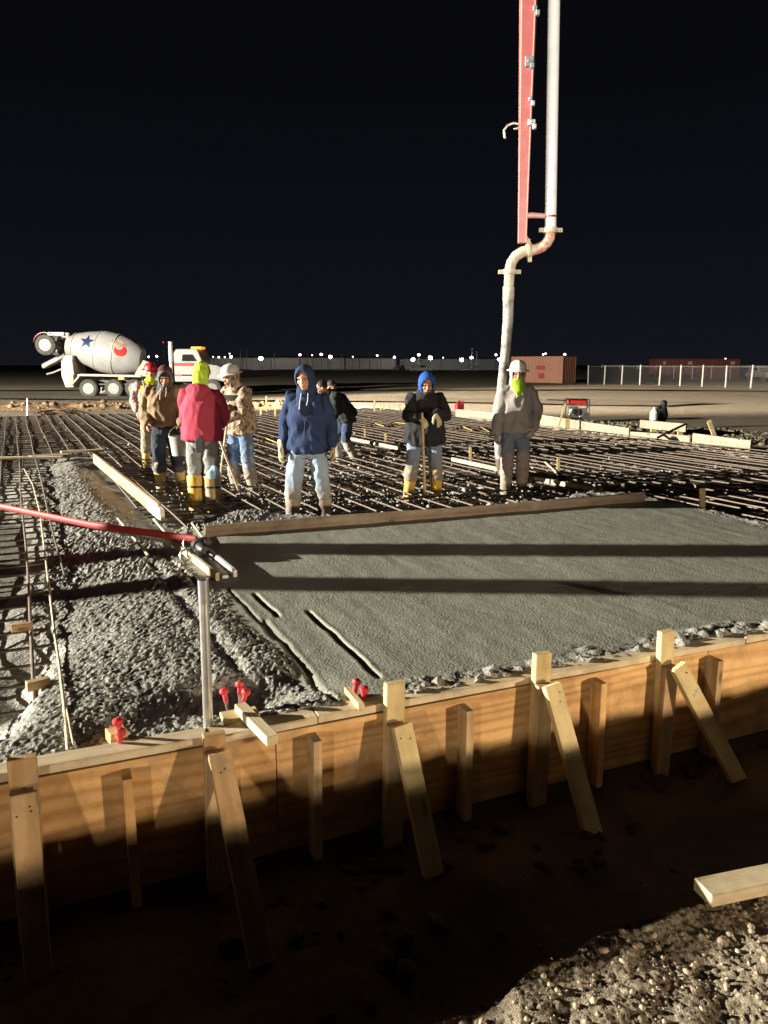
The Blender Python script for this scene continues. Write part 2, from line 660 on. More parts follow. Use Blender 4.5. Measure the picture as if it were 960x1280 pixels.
def make_person(loc, rotz, label, pose, look):
    """pose: joints in the person's own frame (faces -y, feet at z = 0); look: clothes"""
    root = empty('person', loc, rotz, label, 'person')
    P = dict(pel=(0, 0, .94), che=(0, 0.005, 1.27), nek=(0, 0.015, 1.47), hed=(0, -.015, 1.625), yaw=0, pit=0, rol=0,
             sL=(-.185, .015, 1.425), eL=(-.255, .03, 1.15), wL=(-.275, -.03, .91), dL=(0, -.15, -1), nL=(1, 0, 0), cL=.45,
             sR=(.185, .015, 1.425), eR=(.255, .03, 1.15), wR=(.275, -.03, .91), dR=(0, -.15, -1), nR=(-1, 0, 0), cR=.45,
             hL=(-.09, 0, .92), kL=(-.115, -.025, .50), aL=(-.13, .02, .09), fL=(-.15, -1, 0),
             hR=(.09, 0, .92), kR=(.115, -.025, .50), aR=(.13, .02, .09), fR=(.15, -1, 0))
    P.update(pose)
    for k, v in list(P.items()):
        if isinstance(v, tuple):
            P[k] = V(v)
    bulk = look.get('bulk', 1.0)
    seed = look.get('seed', 1)
    skin = look.get('skin', SKIN)
    # torso cross-sections follow spine and shoulder line
    sx = (P['sR'] - P['sL'])
    sx = V((sx.x, sx.y, 0)).normalized()
    hx = (P['hR'] - P['hL'])
    hx = V((hx.x, hx.y, 0)).normalized()

    def ring(c, ax, up, rx, ry, n=22):
        up = V(up).normalized()
        ax = (ax - up * ax.dot(up)).normalized()
        ay = up.cross(ax)
        return [V(c) + ax * (rx * math.cos(2 * math.pi * k / n)) + ay * (ry * math.sin(2 * math.pi * k / n)) for k in range(n)]

    sp_up = (P['che'] - P['pel']).normalized()
    nk_up = (P['nek'] - P['che']).normalized()

    def torso(mb, g, hem, belly=0.0):
        pel, che, nek = P['pel'], P['che'], P['nek']
        rs = [ring(pel + sp_up * (hem - 0.012), hx, sp_up, .188 * g, .138 * g + belly * .3),
              ring(pel + sp_up * hem, hx, sp_up, .2 * g, .15 * g + belly * .5)]
        for t, rx, ry, bl in ((0.15, .192, .146, .8), (0.35, .182, .137, 1.0), (0.6, .18, .134, .9), (0.85, .188, .135, .5), (1.0, .19, .135, .2)):
            ax = hx.lerp(sx, t).normalized()
            c = lerp(pel, che, t) - V((0, 1, 0)) * belly * bl * .25
            rs.append(ring(c, ax, sp_up, rx * g, ry * g + belly * bl * .4))
        for t, rx, ry in ((0.4, .19, .125), (0.68, .168, .105), (0.88, .115, .088), (1.0, .075, .075), (1.12, .066, .068)):
            rs.append(ring(lerp(che, nek, t), sx, nk_up, rx * (g * .5 + .5) * (1.0 if t < .8 else 1.0), ry * (g * .5 + .5)))
        mb.loft(rs)

    # --- body: one continuous figure
    Hm = Euler((R(P['pit']), R(P['rol']), R(P['yaw'])), 'XYZ').to_matrix()
    hed = P['hed']

    def hp(x, y, z):
        return hed + Hm @ V((x, y, z))

    body = MB()
    torso(body, 0.62, -0.06)
    body.tube([lerp(P['che'], P['nek'], .7), P['nek'], hp(0, .02, -.04)], [.07, .062, .055], 14, rnd=True)
    body.ball(hp(0, .018, .03), (.076, .094, .088), Hm, 20)
    body.ball(hp(0, -.022, -.03), (.063, .072, .088), Hm, 18)
    body.ball(hp(0, -.05, -.085), (.04, .036, .03), Hm, 12)
    body.ball(hp(0, -.093, -.028), (.0135, .02, .02), Hm, 10)
    body.tube([hp(0, -.083, .012), hp(0, -.1, -.03)], [.009, .013], 8, rnd=True)
    body.tube([hp(-.045, -.07, .02), hp(0, -.087, .024), hp(.045, -.07, .02)], [.011, .012, .011], 8, rnd=True)
    body.ball(hp(0, -.09, -.066), (.024, .012, .013), Hm, 10)
    for s in (-1, 1):
        body.ball(hp(s * .04, -.066, -.028), (.022, .02, .024), Hm, 10)
        body.ball(hp(s * .077, .012, -.012), (.011, .02, .031), Hm, 10)
    for sd in 'LR':
        sh, el, wr = P['s' + sd], P['e' + sd], P['w' + sd]
        body.tube([sh, lerp(sh, el, .4), el, lerp(el, wr, .35), wr], [.055, .05, .042, .042, .029], 12, rnd=True)
        hand(body, wr, P['d' + sd], P['n' + sd], 1 if sd == 'L' else -1, P['c' + sd])
        hi, kn, an = P['h' + sd], P['k' + sd], P['a' + sd]
        body.tube([hi, lerp(hi, kn, .4), kn, lerp(kn, an, .3), an], [.066, .062, .048, .046, .038], 12, rnd=True)
        f = V(P['f' + sd]).normalized()
        body.tube([an - V((0, 0, .04)) - f * .03, an - V((0, 0, .045)) + f * .14], [.04, .034], 10, rnd=True)
    solid('body', body, skin, root, 0.0075, 3)
    for s in (-1, 1):
        e = MB()
        e.ball(hp(s * .031, -.083, .004), (.0125, .006, .0075), Hm, 10)
        e.build('eye', EYE_M, root, smooth=True)
    e = MB()
    e.ball(hp(0, -.1, -.0665), (.022, .005, .005), Hm, 10)
    e.build('mouth', LIP_M, root, smooth=True)
    if look.get('beard'):
        e = MB()
        e.ball(hp(0, -.06, -.092), (.046, .04, .03), Hm, 14)
        e.ball(hp(0, -.096, -.052), (.025, .01, .006), Hm, 10)
        for s in (-1, 1):
            e.ball(hp(s * .055, -.03, -.055), (.017, .03, .045), Hm, 10)
        solid('beard', e, HAIR, root, .008, 1)
    if look.get('hair'):
        e = MB()
        e.ball(hp(0, .028, .04), (.081, .094, .088), Hm, 20)
        o = e.build('hair', look['hair'] if look['hair'] is not True else HAIR, root, smooth=True)

    # --- trousers
    tz = look.get('tuck', .36)
    tr = MB()
    tr.loft([ring(P['pel'] + sp_up * z, hx, (0, 0, 1), rx, ry) for z, rx, ry in ((-.13, .1, .09), (-.09, .165, .12), (-.02, .178, .126), (.05, .172, .12), (.1, .165, .115))])
    for sd in 'LR':
        hi, kn, an = P['h' + sd], P['k' + sd], P['a' + sd]
        q = look.get('leg', 1.0)
        end = lerp(kn, an, (kn.z - tz + .05) / max(kn.z - an.z, .01)) if kn.z > tz else an
        mid = lerp(hi, kn, .45)
        tr.tube([lerp(hi, kn, -.05), mid, lerp(hi, kn, .8), kn, lerp(kn, end, .5), end], [.085 * q, .09 * q, .083 * q, .081 * q, .08 * q, .084 * q], 16, rnd=True)
    solid('trousers', tr, look['trousers'], root, .011, 3, .011, 10, seed + 2, .9)
    # --- boots
    for sd in 'LR':
        kn, an = P['k' + sd], P['a' + sd]
        f = V(P['f' + sd]).normalized()
        top = lerp(kn, an, (kn.z - tz - .05) / max(kn.z - an.z, .01)) if kn.z > tz + .05 else lerp(kn, an, .3)
        bo = MB()
        q = look.get('bootw', 1.0)
        bo.tube([top, lerp(top, an, .5), an, an - V((0, 0, .05))], [.086 * q, .074 * q, .063 * q, .058], 16)
        bo.tube([an - V((0, 0, .045)) - f * .045, an - V((0, 0, .04)) + f * .06, an - V((0, 0, .052)) + f * .15], [(.045, .05), (.052, .054), (.036, .05)], 14, ref=(0, 0, 1), rnd=True)
        b = solid('boot', bo, look['boots'], root, .009, 3, .004, 12, seed + 5)
        so = MB()
        so.tube([an - V((0, 0, .085)) - f * .075, an - V((0, 0, .085)) + f * .06, an - V((0, 0, .085)) + f * .185], [(.012, .048), (.012, .057), (.012, .04)], 14, ref=(0, 0, 1), rnd=True)
        so.build('sole', M['boot_sole'], b, smooth=True)
        if look.get('straps'):
            st = MB()
            mid = lerp(top, an, .35)
            st.lathe([(-.012, .076 * q), (-.012, .084 * q), (.012, .084 * q), (.012, .076 * q)], mid, (top - an).normalized(), 18, caps=False)
            st.build('strap', M['black_rubber'], b, smooth=True)
    # --- jacket
    ja = MB()
    torso(ja, 1.1 * bulk, look.get('hem', -.07), look.get('belly', 0.0))
    for sd in 'LR':
        sh, el, wr = P['s' + sd], P['e' + sd], P['w' + sd]
        g = bulk * look.get('sleeve', 1.0)
        cuff = lerp(el, wr, .97)
        inn = lerp(sh, lerp(P['che'], P['nek'], .55), .35)
        ja.tube([inn, sh, lerp(sh, el, .45), el, lerp(el, wr, .5), cuff], [.072 * g, .076 * g, .073 * g, .065 * g, .059 * g, .05 * g], 16, rnd=True)
    jk = solid('jacket', ja, look['jacket'], root, .0115, 3, look.get('wr', .017), look.get('ws', 9), seed, .65)
    # collar or lowered hood
    if look.get('collar', True):
        co = MB()
        rs = []
        n = 24
        for k in range(n):
            a = 2 * math.pi * k / n
            dirv = sx * math.cos(a) + V((0, 1, 0)) * math.sin(a)
            c = P['nek'] + V((0, 0, .005)) + dirv * .074 + V((0, 0, .03 * math.sin(a)))
            up = V((0, 0, 1))
            rs.append([c + dirv * (.024 * math.cos(t)) + up * (.036 * math.sin(t)) for t in [2 * math.pi * j / 8 for j in range(8)]])
        co.loft(rs, caps=False, close=True)
        if look.get('hood_down'):
            co.ball(P['nek'] + V((0, .1, -.01)), (.15, .075, .08), None, 16)
            co.ball(P['nek'] + V((0, .13, -.07)), (.1, .055, .09), None, 16)
        solid('collar' if not look.get('hood_down') else 'lowered_hood', co, look.get('collar_mat', look['jacket']), root, .011, 3, .006, 12, seed + 9)
    # --- gloves
    for sd, key in (('L', 'gloveL'), ('R', 'gloveR')):
        gm = look.get(key) or look.get('gloves')
        if gm:
            g = MB()
            wr, el = P['w' + sd], P['e' + sd]
            hand(g, wr, P['d' + sd], P['n' + sd], 1 if sd == 'L' else -1, P['c' + sd], 1.1, 1.3)
            ax = (el - wr).normalized()
            g.tube([wr + ax * .07, wr, wr + V(P['d' + sd]).normalized() * .02], [.053, .043, .034], 14)
            solid('glove', g, gm, root, .0065, 2)
    # --- things on the head
    hz = look.get('hood_up')
    if hz:
        # a hood: a shell round the head with a face opening
        nu, nv = 30, 22
        vs, fs = [], {}
        mbh = MB()
        idx = {}
        k0, k1 = (.55, .98) if look.get('hood_open', 1) else (.62, 1.0)
        def hpnt(i, j):
            th = math.pi * i / nv
            ph = 2 * math.pi * j / nu
            x = math.sin(th) * math.sin(ph)
            y = math.sin(th) * math.cos(ph)
            z = math.cos(th)
            rr = V((.106 * x, .128 * y, .132 * z))
            if z < -.35:
                rr.x *= 1 + (-.35 - z) * .35
                rr.y *= 1 + (-.35 - z) * .15
            if y > 0.2 and z > 0:
                rr.z += .02 * y
                rr.y += .012 * z
            fold = 1 + .03 * mnoise.noise(V((x * 3 + seed, y * 3, z * 2)))
            return hed + Hm @ (rr * fold + V((0, .01, .012)))
        def is_face(i, j):
            th = math.pi * (i + .5) / nv
            ph = 2 * math.pi * (j + .5) / nu
            x = math.sin(th) * math.sin(ph) / .78
            y = math.sin(th) * math.cos(ph)
            z = (math.cos(th) + .12) / .86
            return y < 0 and x * x + z * z < .8
        fl = []
        for i in range(nv):
            for j in range(nu):
                if is_face(i, j):
                    continue
                q = []
                for a, b in ((i, j), (i + 1, j), (i + 1, (j + 1) % nu), (i, (j + 1) % nu)):
                    if a == 0 or a == nv:
                        b = 0
                    if (a, b) not in idx:
                        idx[(a, b)] = len(vs)
                        vs.append(hpnt(a, b))
                    if idx[(a, b)] not in q:
                        q.append(idx[(a, b)])
                if len(q) >= 3:
                    fl.append(tuple(q))
        mbh.add(vs, fl)
        ho = mbh.build('hood', hz, root, smooth=True, angle=80)
        so = ho.modifiers.new('thickness', 'SOLIDIFY')
        so.thickness = .016
        so.offset = -1
        ss = ho.modifiers.new('round', 'SUBSURF')
        ss.levels = ss.render_levels = 1
        # hood runs down into the shoulders
        nb = MB()
        nb.tube([hp(0, .03, -.075), lerp(hp(0, .03, -.06), P['nek'], .8) + V((0, .015, 0)), lerp(P['che'], P['nek'], .72)], [(.085, .095), (.105, .11), (.12, .14)], 18, ref=(0, 1, 0), rnd=True)
        cut = MB()
        solid('hood_neck', nb, look.get('hood_neck', hz), root, .012, 3, .008, 11, seed + 3)
    if look.get('gaiter'):
        ga = MB()
        ga.tube([hp(0, -.01, -.06), hp(0, -.005, -.1), P['nek'] + V((0, -.02, -.0))], [(.088, .072), (.084, .076), (.1, .1)], 18, ref=Hm @ V((0, 1, 0)), rnd=True)
        if look.get('gaiter_drape'):
            a0 = hp(0, -.075, -.085)
            ga.tube([a0, lerp(a0, P['che'] + V((0, -.15, .04)), .5) + V((0, -.03, 0)), P['che'] + V((0, -.14, .09))], [(.03, .066), (.03, .062), (.012, .02)], 14, ref=(0, -1, 0), rnd=True)
        solid('neck_gaiter', ga, look['gaiter'], root, .009, 3, .004, 12, seed + 4)
    if look.get('beanie'):
        be = MB()
        pr = [(-.035, .086), (-.035, .098), (.015, .1), (.018, .094), (.06, .09), (.095, .07), (.115, .04), (.122, .005)]
        ax = Hm @ V((0, .12, 1)).normalized()
        be.lathe(pr, hp(0, .016, .045), ax, 22)
        if look.get('beanie_tail'):
            be.tube([hp(0, .1, .05), hp(0, .115, -.04), hp(0, .11, -.13)], [(.03, .08), (.03, .088), (.02, .09)], 14, ref=Hm @ V((0, 1, 0)), rnd=True)
        solid('beanie', be, look['beanie'], root, .009, 2, .005, 14, seed + 6)
    if look.get('helmet'):
        he = MB()
        ax = Hm @ V((0, .05, 1)).normalized()
        c = hp(0, .01, .045)
        bx, by = Hm @ V((1, 0, 0)), Hm @ V((0, 1, 0))
        rings = []
        prof = [(0.0, 1.32), (-.004, 1.36), (.006, 1.34), (.014, 1.04), (.02, 1.02), (.05, 1.0), (.085, .9), (.11, .7), (.125, .42), (.131, .1)]
        for h, q in prof:
            rg = []
            for k in range(32):
                a = 2 * math.pi * k / 32
                front = max(0, -math.sin(a))
                qq = q + (0.14 * front if q > 1.2 else 0)
                ridge = .004 if (abs(math.cos(a)) < .12 and h > .03) else 0
                rg.append(c + bx * (.104 * qq * math.cos(a)) + by * (.124 * qq * math.sin(a)) + ax * (h + ridge))
            rings.append(rg)
        he.loft(rings)
        hb = he.build('hard_hat', look['helmet'], root, smooth=True, angle=60)
        if look.get('chin_strap'):
            for s in (-1, 1):
                cs = MB()
                cs.tube([hp(s * .1, -.02, .045), hp(s * .078, -.03, -.04), hp(s * .04, -.06, -.11)], .006, 6)
                cs.build('chin_strap', M['pale_strap'], hb)
    if look.get('drawstring'):
        ds = MB()
        nk = P['nek'] + V((0, -.115, -.01))
        ds.tube([nk + V((-.04, .01, .02)), nk + V((-.045, -.045, -.06)), nk + V((-.05, -.07, -.14))], .005, 6)
        ds.tube([nk + V((.03, .01, .02)), nk + V((.035, -.045, -.05)), nk + V((.025, -.065, -.1))], .005, 6)
        ds.build('drawstring', M['pale_strap'], jk)
    if look.get('zip'):
        zz = MB()
        pts = []
        for t in (0.02, .2, .4, .6, .8, 1.0):
            c = lerp(P['pel'], P['che'], t)
            pts.append(c + V((0, -(.148 * bulk + look.get('belly', 0) * .55), 0)) + V((.004 * math.sin(t * 9), 0, 0)))
        zz.tube(pts, .007, 6)
        zz.build('zip', M[look['zip']], jk)
    return root, P, hp


M['boot_sole'] = plain('boot_sole', (0.09, 0.08, 0.065), 0.7)
M['black_rubber'] = plain('black_rubber', (0.02, 0.02, 0.02), 0.5)
M['pale_strap'] = plain('pale_cord', (0.7, 0.68, 0.62), 0.7)
M['zip_dark'] = plain('dark_zip', (0.02, 0.02, 0.025), 0.5)

glove_cream = plain('cream_work_glove', (0.72, 0.66, 0.4), 0.85, vscale=14, col2=(0.5, 0.45, 0.3))
glove_tan = plain('tan_work_glove', (0.5, 0.36, 0.23), 0.85, vscale=14)
glove_grey = plain('cement_covered_glove', (0.4, 0.35, 0.29), 0.85, vscale=14)
boot_mud = plain('mud_caked_boot', (0.36, 0.31, 0.25), 0.75, vscale=8, col2=(0.2, 0.16, 0.12), bump=.4, bscale=25)
boot_yel = plain('yellow_rubber_boot', (0.66, 0.4, 0.05), 0.45, vscale=5, col2=(0.44, 0.37, 0.27), thr=(.5, .6))
boot_pale = plain('pale_yellow_rubber_boot', (0.72, 0.54, 0.14), 0.45, vscale=4.5, col2=(0.5, 0.47, 0.4), thr=(.52, .62))

PZ = -.27
# the man in the navy hood, standing nearest in the middle
p = at(386, 641, -.06)
make_person((p.x, p.y, PZ), R(-4), 'man in a navy hooded jacket with the hood up and pale jeans, arms hanging', dict(
    hed=(-.012, -.035, 1.63), yaw=-10, pit=6, rol=-7,
    sL=(-.165, .015, 1.425), sR=(.165, .015, 1.425), eL=(-.235, .03, 1.16), wL=(-.275, -.02, .92), dL=(-.05, -.1, -1), nL=(1, -.3, 0), cL=.3,
    eR=(.235, .04, 1.16), wR=(.265, .0, .93), dR=(.12, -.1, -1), nR=(-1, -.3, 0), cR=.35,
    hL=(-.1, 0, .92), kL=(-.155, -.03, .5), aL=(-.185, .02, .09), fL=(-.2, -1, 0),
    hR=(.1, 0, .92), kR=(.15, -.02, .5), aR=(.185, .03, .09), fR=(.3, -1, 0)),
    dict(jacket=cloth('navy_jacket_cloth', (0.03, 0.05, 0.12), (0.02, 0.035, 0.085)), hood_up=cloth('navy_hood_cloth', (0.03, 0.05, 0.12), (0.022, 0.037, 0.09)),
         trousers=cloth('pale_denim', (0.34, 0.43, 0.53), (0.24, 0.32, 0.42), mud=(0.32, 0.3, 0.28), mudz=(.45, .55)), boots=boot_mud, gloveL=glove_cream, gloveR=glove_tan,
         bulk=.95, hem=-.06, seed=3, drawstring=True, zip='zip_dark', tuck=.47, leg=1.03, wr=.02, beard=False))

# leaning on the long handle
BLACK_JACKET = cloth('black_jacket_cloth', (0.035, 0.034, 0.036), (0.02, 0.02, 0.022))
p = at(530, 620, -.14)
make_person((p.x, p.y, PZ + .02), R(3), 'man in black jacket and bright blue hood leaning on an upright tool handle', dict(
    pel=(0, -.02, .93), che=(-.01, -.08, 1.22), nek=(-.01, -.15, 1.40), hed=(-.005, -.235, 1.52), yaw=4, pit=14, rol=2,
    sL=(-.17, -.10, 1.34), eL=(-.225, -.24, 1.13), wL=(-.1, -.4, 1.13), dL=(.5, -.35, -.55), nL=(0, .4, -1), cL=.75,
    sR=(.16, -.10, 1.34), eR=(.225, -.26, 1.15), wR=(.09, -.43, 1.18), dR=(.35, -.3, -.9), nR=(-.7, .5, -.4), cR=.35,
    hL=(-.1, .02, .91), kL=(-.16, -.03, .5), aL=(-.2, .03, .09), fL=(-.25, -1, 0),
    hR=(.1, .02, .91), kR=(.14, -.05, .5), aR=(.16, .03, .09), fR=(.45, -1, 0)),
    dict(jacket=BLACK_JACKET, hood_up=cloth('bright_blue_hood_cloth', (0.025, 0.1, 0.42), (0.02, 0.075, 0.32)),
         trousers=cloth('blue_denim_muddy', (0.25, 0.29, 0.4), (0.18, 0.22, 0.33), mud=(0.27, 0.235, 0.2), mudz=(.48, .6)), boots=boot_yel, gloves=glove_cream,
         bulk=1.16, sleeve=.9, hem=-.12, hood_neck=BLACK_JACKET, seed=11, tuck=.42, leg=1.03, wr=.02, beard=True, skin=SKIN2))
e = at(528.5, 622, -.2)
tp = V((p.x - .055, p.y - .47, 0.86 + 0.0))
tp = aty(527.5, 517, p.y - .45)
th = empty('rake', (e.x, p.y - .42, -.26), 0, 'upright wooden tool handle under the gloves of the man in the bright blue hood', 'tool')
mb = MB()
mb.tube([V((0, 0, .05)), tp - V(th.location)], [.019, .017], 10, rnd=True)
mb.build('handle', plain('tool_handle_wood', (0.6, 0.42, 0.22), .6, vscale=9, col2=(0.3, 0.2, 0.12), thr=(.5, .7)), th, smooth=True)
mb = MB()
mb.box((0, 0, .03), (.4, .03, .09))
mb.tube([(0, 0, .06), (0, 0, .2)], [.024, .022], 10)
mb.build('rake_head', M['black_steel'], th, bevel=.004)

# grey hoodie, white hard hat, guiding the hose
p = at(642, 616, -.14)
make_person((p.x, p.y, PZ + .02), R(2), 'man in white hard hat and grey hoodie with neon face gaiter beside pump hose', dict(
    hed=(.0, -.03, 1.635), yaw=-5, pit=4, rol=2, nek=(.01, .01, 1.49),
    sL=(-.18, .015, 1.43), eL=(-.235, -.03, 1.14), wL=(-.27, -.13, .9), dL=(-.03, -.25, -1), nL=(.8, -.7, 0), cL=.55,
    sR=(.18, .015, 1.43), eR=(.285, .05, 1.17), wR=(.215, -.1, .95), dR=(-.45, -.35, -.7), nR=(-.8, .3, -.5), cR=.7,
    hL=(-.09, 0, .92), kL=(-.105, -.03, .5), aL=(-.105, .02, .09), fL=(-.15, -1, 0),
    hR=(.09, 0, .92), kR=(.1, -.03, .5), aR=(.11, .03, .09), fR=(.2, -1, 0)),
    dict(jacket=cloth('grey_hoodie_cloth', (0.35, 0.31, 0.31), (0.28, 0.25, 0.25)), hood_up=cloth('grey_hood_cloth', (0.38, 0.35, 0.35), (0.3, 0.28, 0.28)),
         trousers=cloth('blue_denim_mud_shins', (0.22, 0.26, 0.33), (0.16, 0.19, 0.26), mud=(0.33, 0.26, 0.24), mudz=(.56, .68)), boots=boot_mud, gloves=glove_grey,
         bulk=.97, hem=-.03, seed=23, helmet=plain('white_hat_plastic', (0.8, 0.79, 0.76), .35, vscale=8, var=.15), drawstring=True,
         gaiter=cloth('neon_yellow_gaiter', (0.36, 0.62, 0.03), (0.3, 0.5, 0.03)), gaiter_drape=True, tuck=.42, leg=.98, wr=.019, ws=7, skin=SKIN2))

# red hoodie from behind
p = at(256, 630, -.14)
root, P_, hp_ = make_person((p.x, p.y, PZ), R(180 - 8), 'broad man seen from behind in a red hoodie and neon yellow cap', dict(
    hed=(.0, -.09, 1.64), yaw=10, pit=14, rol=0, che=(0, -.01, 1.28), nek=(0, -.035, 1.49),
    sL=(-.19, -.02, 1.43), eL=(-.24, -.12, 1.17), wL=(-.14, -.34, 1.08), dL=(.7, -.6, -.1), nL=(0, .3, -1), cL=.6,
    sR=(.19, -.02, 1.43), eR=(.25, -.1, 1.16), wR=(.16, -.34, 1.06), dR=(-.7, -.6, -.1), nR=(0, .3, -1), cR=.6,
    hL=(-.09, 0, .92), kL=(-.1, -.02, .5), aL=(-.1, .02, .09), hR=(.09, 0, .92), kR=(.1, -.02, .5), aR=(.1, .04, .09)),
    dict(jacket=cloth('red_hoodie_cloth', (0.46, 0.06, 0.1), (0.38, 0.045, 0.08)), hood_down=True, trousers=cloth('grey_work_trousers', (0.3, 0.31, 0.3), (0.22, 0.23, 0.22), mud=(0.36, 0.34, 0.31), mudz=(.4, .48)),
         boots=boot_yel, straps=True, bootw=1.25, bulk=1.12, sleeve=.9, hem=-.03, belly=.06, seed=31, beanie=cloth('neon_yellow_cap', (0.62, 0.85, 0.08), (0.5, 0.72, 0.08)), beanie_tail=True,
         tuck=.42, leg=1.12, wr=.018, ws=6, gloves=glove_tan))
mb = MB()
mb.box((-.05, .2, .86), (.1, .045, .17))
mb.box((-.05, .2, .95), (.06, .02, .05))
mb.build('belt_pouch', M['black_rubber'], root, bevel=.008)
mb = MB()
mb.ball((-.16, .06, .56), (.05, .045, .05))
mb.ball((-.13, .08, .5), (.055, .04, .06))
mb.ball((-.19, .05, .5), (.03, .03, .05))
solid('blue_rag', mb, cloth('pale_blue_rag', (0.45, 0.62, 0.75), (0.3, 0.5, 0.68)), root, .011, 2, .01, 14, 3)

# brown jacket, grey hood round the neck
p = at(211, 609, -.17)
root, P_, hp_ = make_person((p.x, p.y, PZ), R(8), 'man in a brown jacket and dark trousers carrying a grey bucket', dict(
    hed=(.035, -.06, 1.6), nek=(.02, -.01, 1.46), yaw=6, pit=12, rol=3,
    eL=(-.27, .03, 1.16), wL=(-.22, -.16, .99), dL=(.15, -.6, -.7), nL=(1, 0, -.2), cL=.8,
    eR=(.25, .02, 1.16), wR=(.24, -.18, 1.0), dR=(.05, -.3, -.9), nR=(-1, .2, 0), cR=.9,
    hL=(-.09, 0, .92), kL=(-.11, -.03, .5), aL=(-.11, .02, .09), fL=(.1, -1, 0), hR=(.09, 0, .92), kR=(.14, -.03, .5), aR=(.19, .0, .09), fR=(.25, -1, 0)),
    dict(jacket=cloth('brown_duck_jacket', (0.33, 0.23, 0.14), (0.25, 0.17, 0.1)), collar_mat=cloth('grey_green_hood', (0.2, 0.22, 0.21), (0.14, 0.16, 0.15)), hood_up=cloth('dark_grey_hood', (0.13, 0.145, 0.14), (0.09, 0.1, 0.1)), collar=True,
         trousers=cloth('dark_navy_trousers', (0.05, 0.06, 0.08), (0.03, 0.035, 0.05), mud=(0.2, 0.18, 0.17), mudz=(.3, .42)), boots=boot_pale,
         bulk=1.17, hem=.03, seed=41, tuck=.42, leg=1.08, wr=.02, beanie=cloth('black_headscarf', (0.03, 0.025, 0.03), (0.16, 0.04, 0.05), vscale=14), skin=SKIN2, drawstring=True))
mb = MB()
bq = empty('bucket', (p.x + .24, p.y - .22, .42 + PZ), R(8), 'grey plastic bucket in the hand of the man in the brown jacket', 'bucket')
mb = MB()
mb.lathe([(0.0, .02), (0.0, .105), (.24, .135), (.25, .142), (.262, .142), (.262, .13), (.02, .098), (.018, .01)], (0, 0, .15), n=26)
mb.build('bucket_body', plain('grey_bucket_plastic', (0.42, 0.44, 0.43), .5, vscale=7, col2=(0.32, 0.32, 0.3)), bq, smooth=True)
mb = MB()
mb.tube([V((.137 * math.cos(a), 0, .4 + .14 * math.sin(a))) for a in [math.pi * k / 10 for k in range(11)]], .005, 6)
mb.build('handle', M['steel'], bq, smooth=True)

# red hard hat behind
p = at(193, 584, PZ)
root, P_, hp_ = make_person((p.x, p.y, PZ), R(25), 'man in a red hard hat and safety vest behind the brown jacket man', dict(
    hed=(.02, -.05, 1.63), yaw=20, pit=10, rol=0, eL=(-.27, .06, 1.17), wL=(-.25, -.1, 1.0), nL=(1, 0, 0), wR=(.25, -.12, .98)),
    dict(jacket=plaid('plaid_shirt', (0.3, 0.12, 0.12), (0.5, 0.42, 0.38)), trousers=cloth('tan_trousers', (0.36, 0.3, 0.22), mud=MUD, mudz=(.35, .5)), boots=boot_pale,
         bulk=1.06, seed=51, helmet=plain('red_hat_plastic', (0.6, 0.03, 0.035), .35, vscale=8, var=.2), gaiter=cloth('neon_gaiter', (0.6, 0.8, 0.06), (0.5, 0.65, 0.05)), tuck=.36))
ve = MB()
for z0, z1, r0, r1 in ((.98, 1.42, (.205, .165), (.212, .158)),):
    rs = []
    for t in (0, .25, .5, .75, 1):
        z = z0 + (z1 - z0) * t
        rx, ry = .204 + .006 * t, .155 + .004 * math.sin(t * 3)
        rs.append([V((rx * math.cos(2 * math.pi * k / 24), .008 + ry * math.sin(2 * math.pi * k / 24), z)) for k in range(24)])
    ve.loft(rs, caps=False)
vo = ve.build('safety_vest', cloth('orange_vest', (0.75, 0.28, 0.06), (0.65, 0.5, 0.06), vscale=4), root, smooth=True)
vo.modifiers.new('thickness', 'SOLIDIFY').thickness = .008
for xx in (-.1, .1):
    mb = MB()
    mb.tube([(xx, -.168, 1.0), (xx, -.172, 1.25), (xx, -.15, 1.42), (xx * 1.1, -.06, 1.505), (xx * 1.1, .06, 1.49)], [(.006, .028)] * 5, 8, ref=(0, -1, 0))
    mb.build('reflective_stripe', plain('reflective_tape', (0.78, 0.76, 0.66), .4), vo, smooth=True)

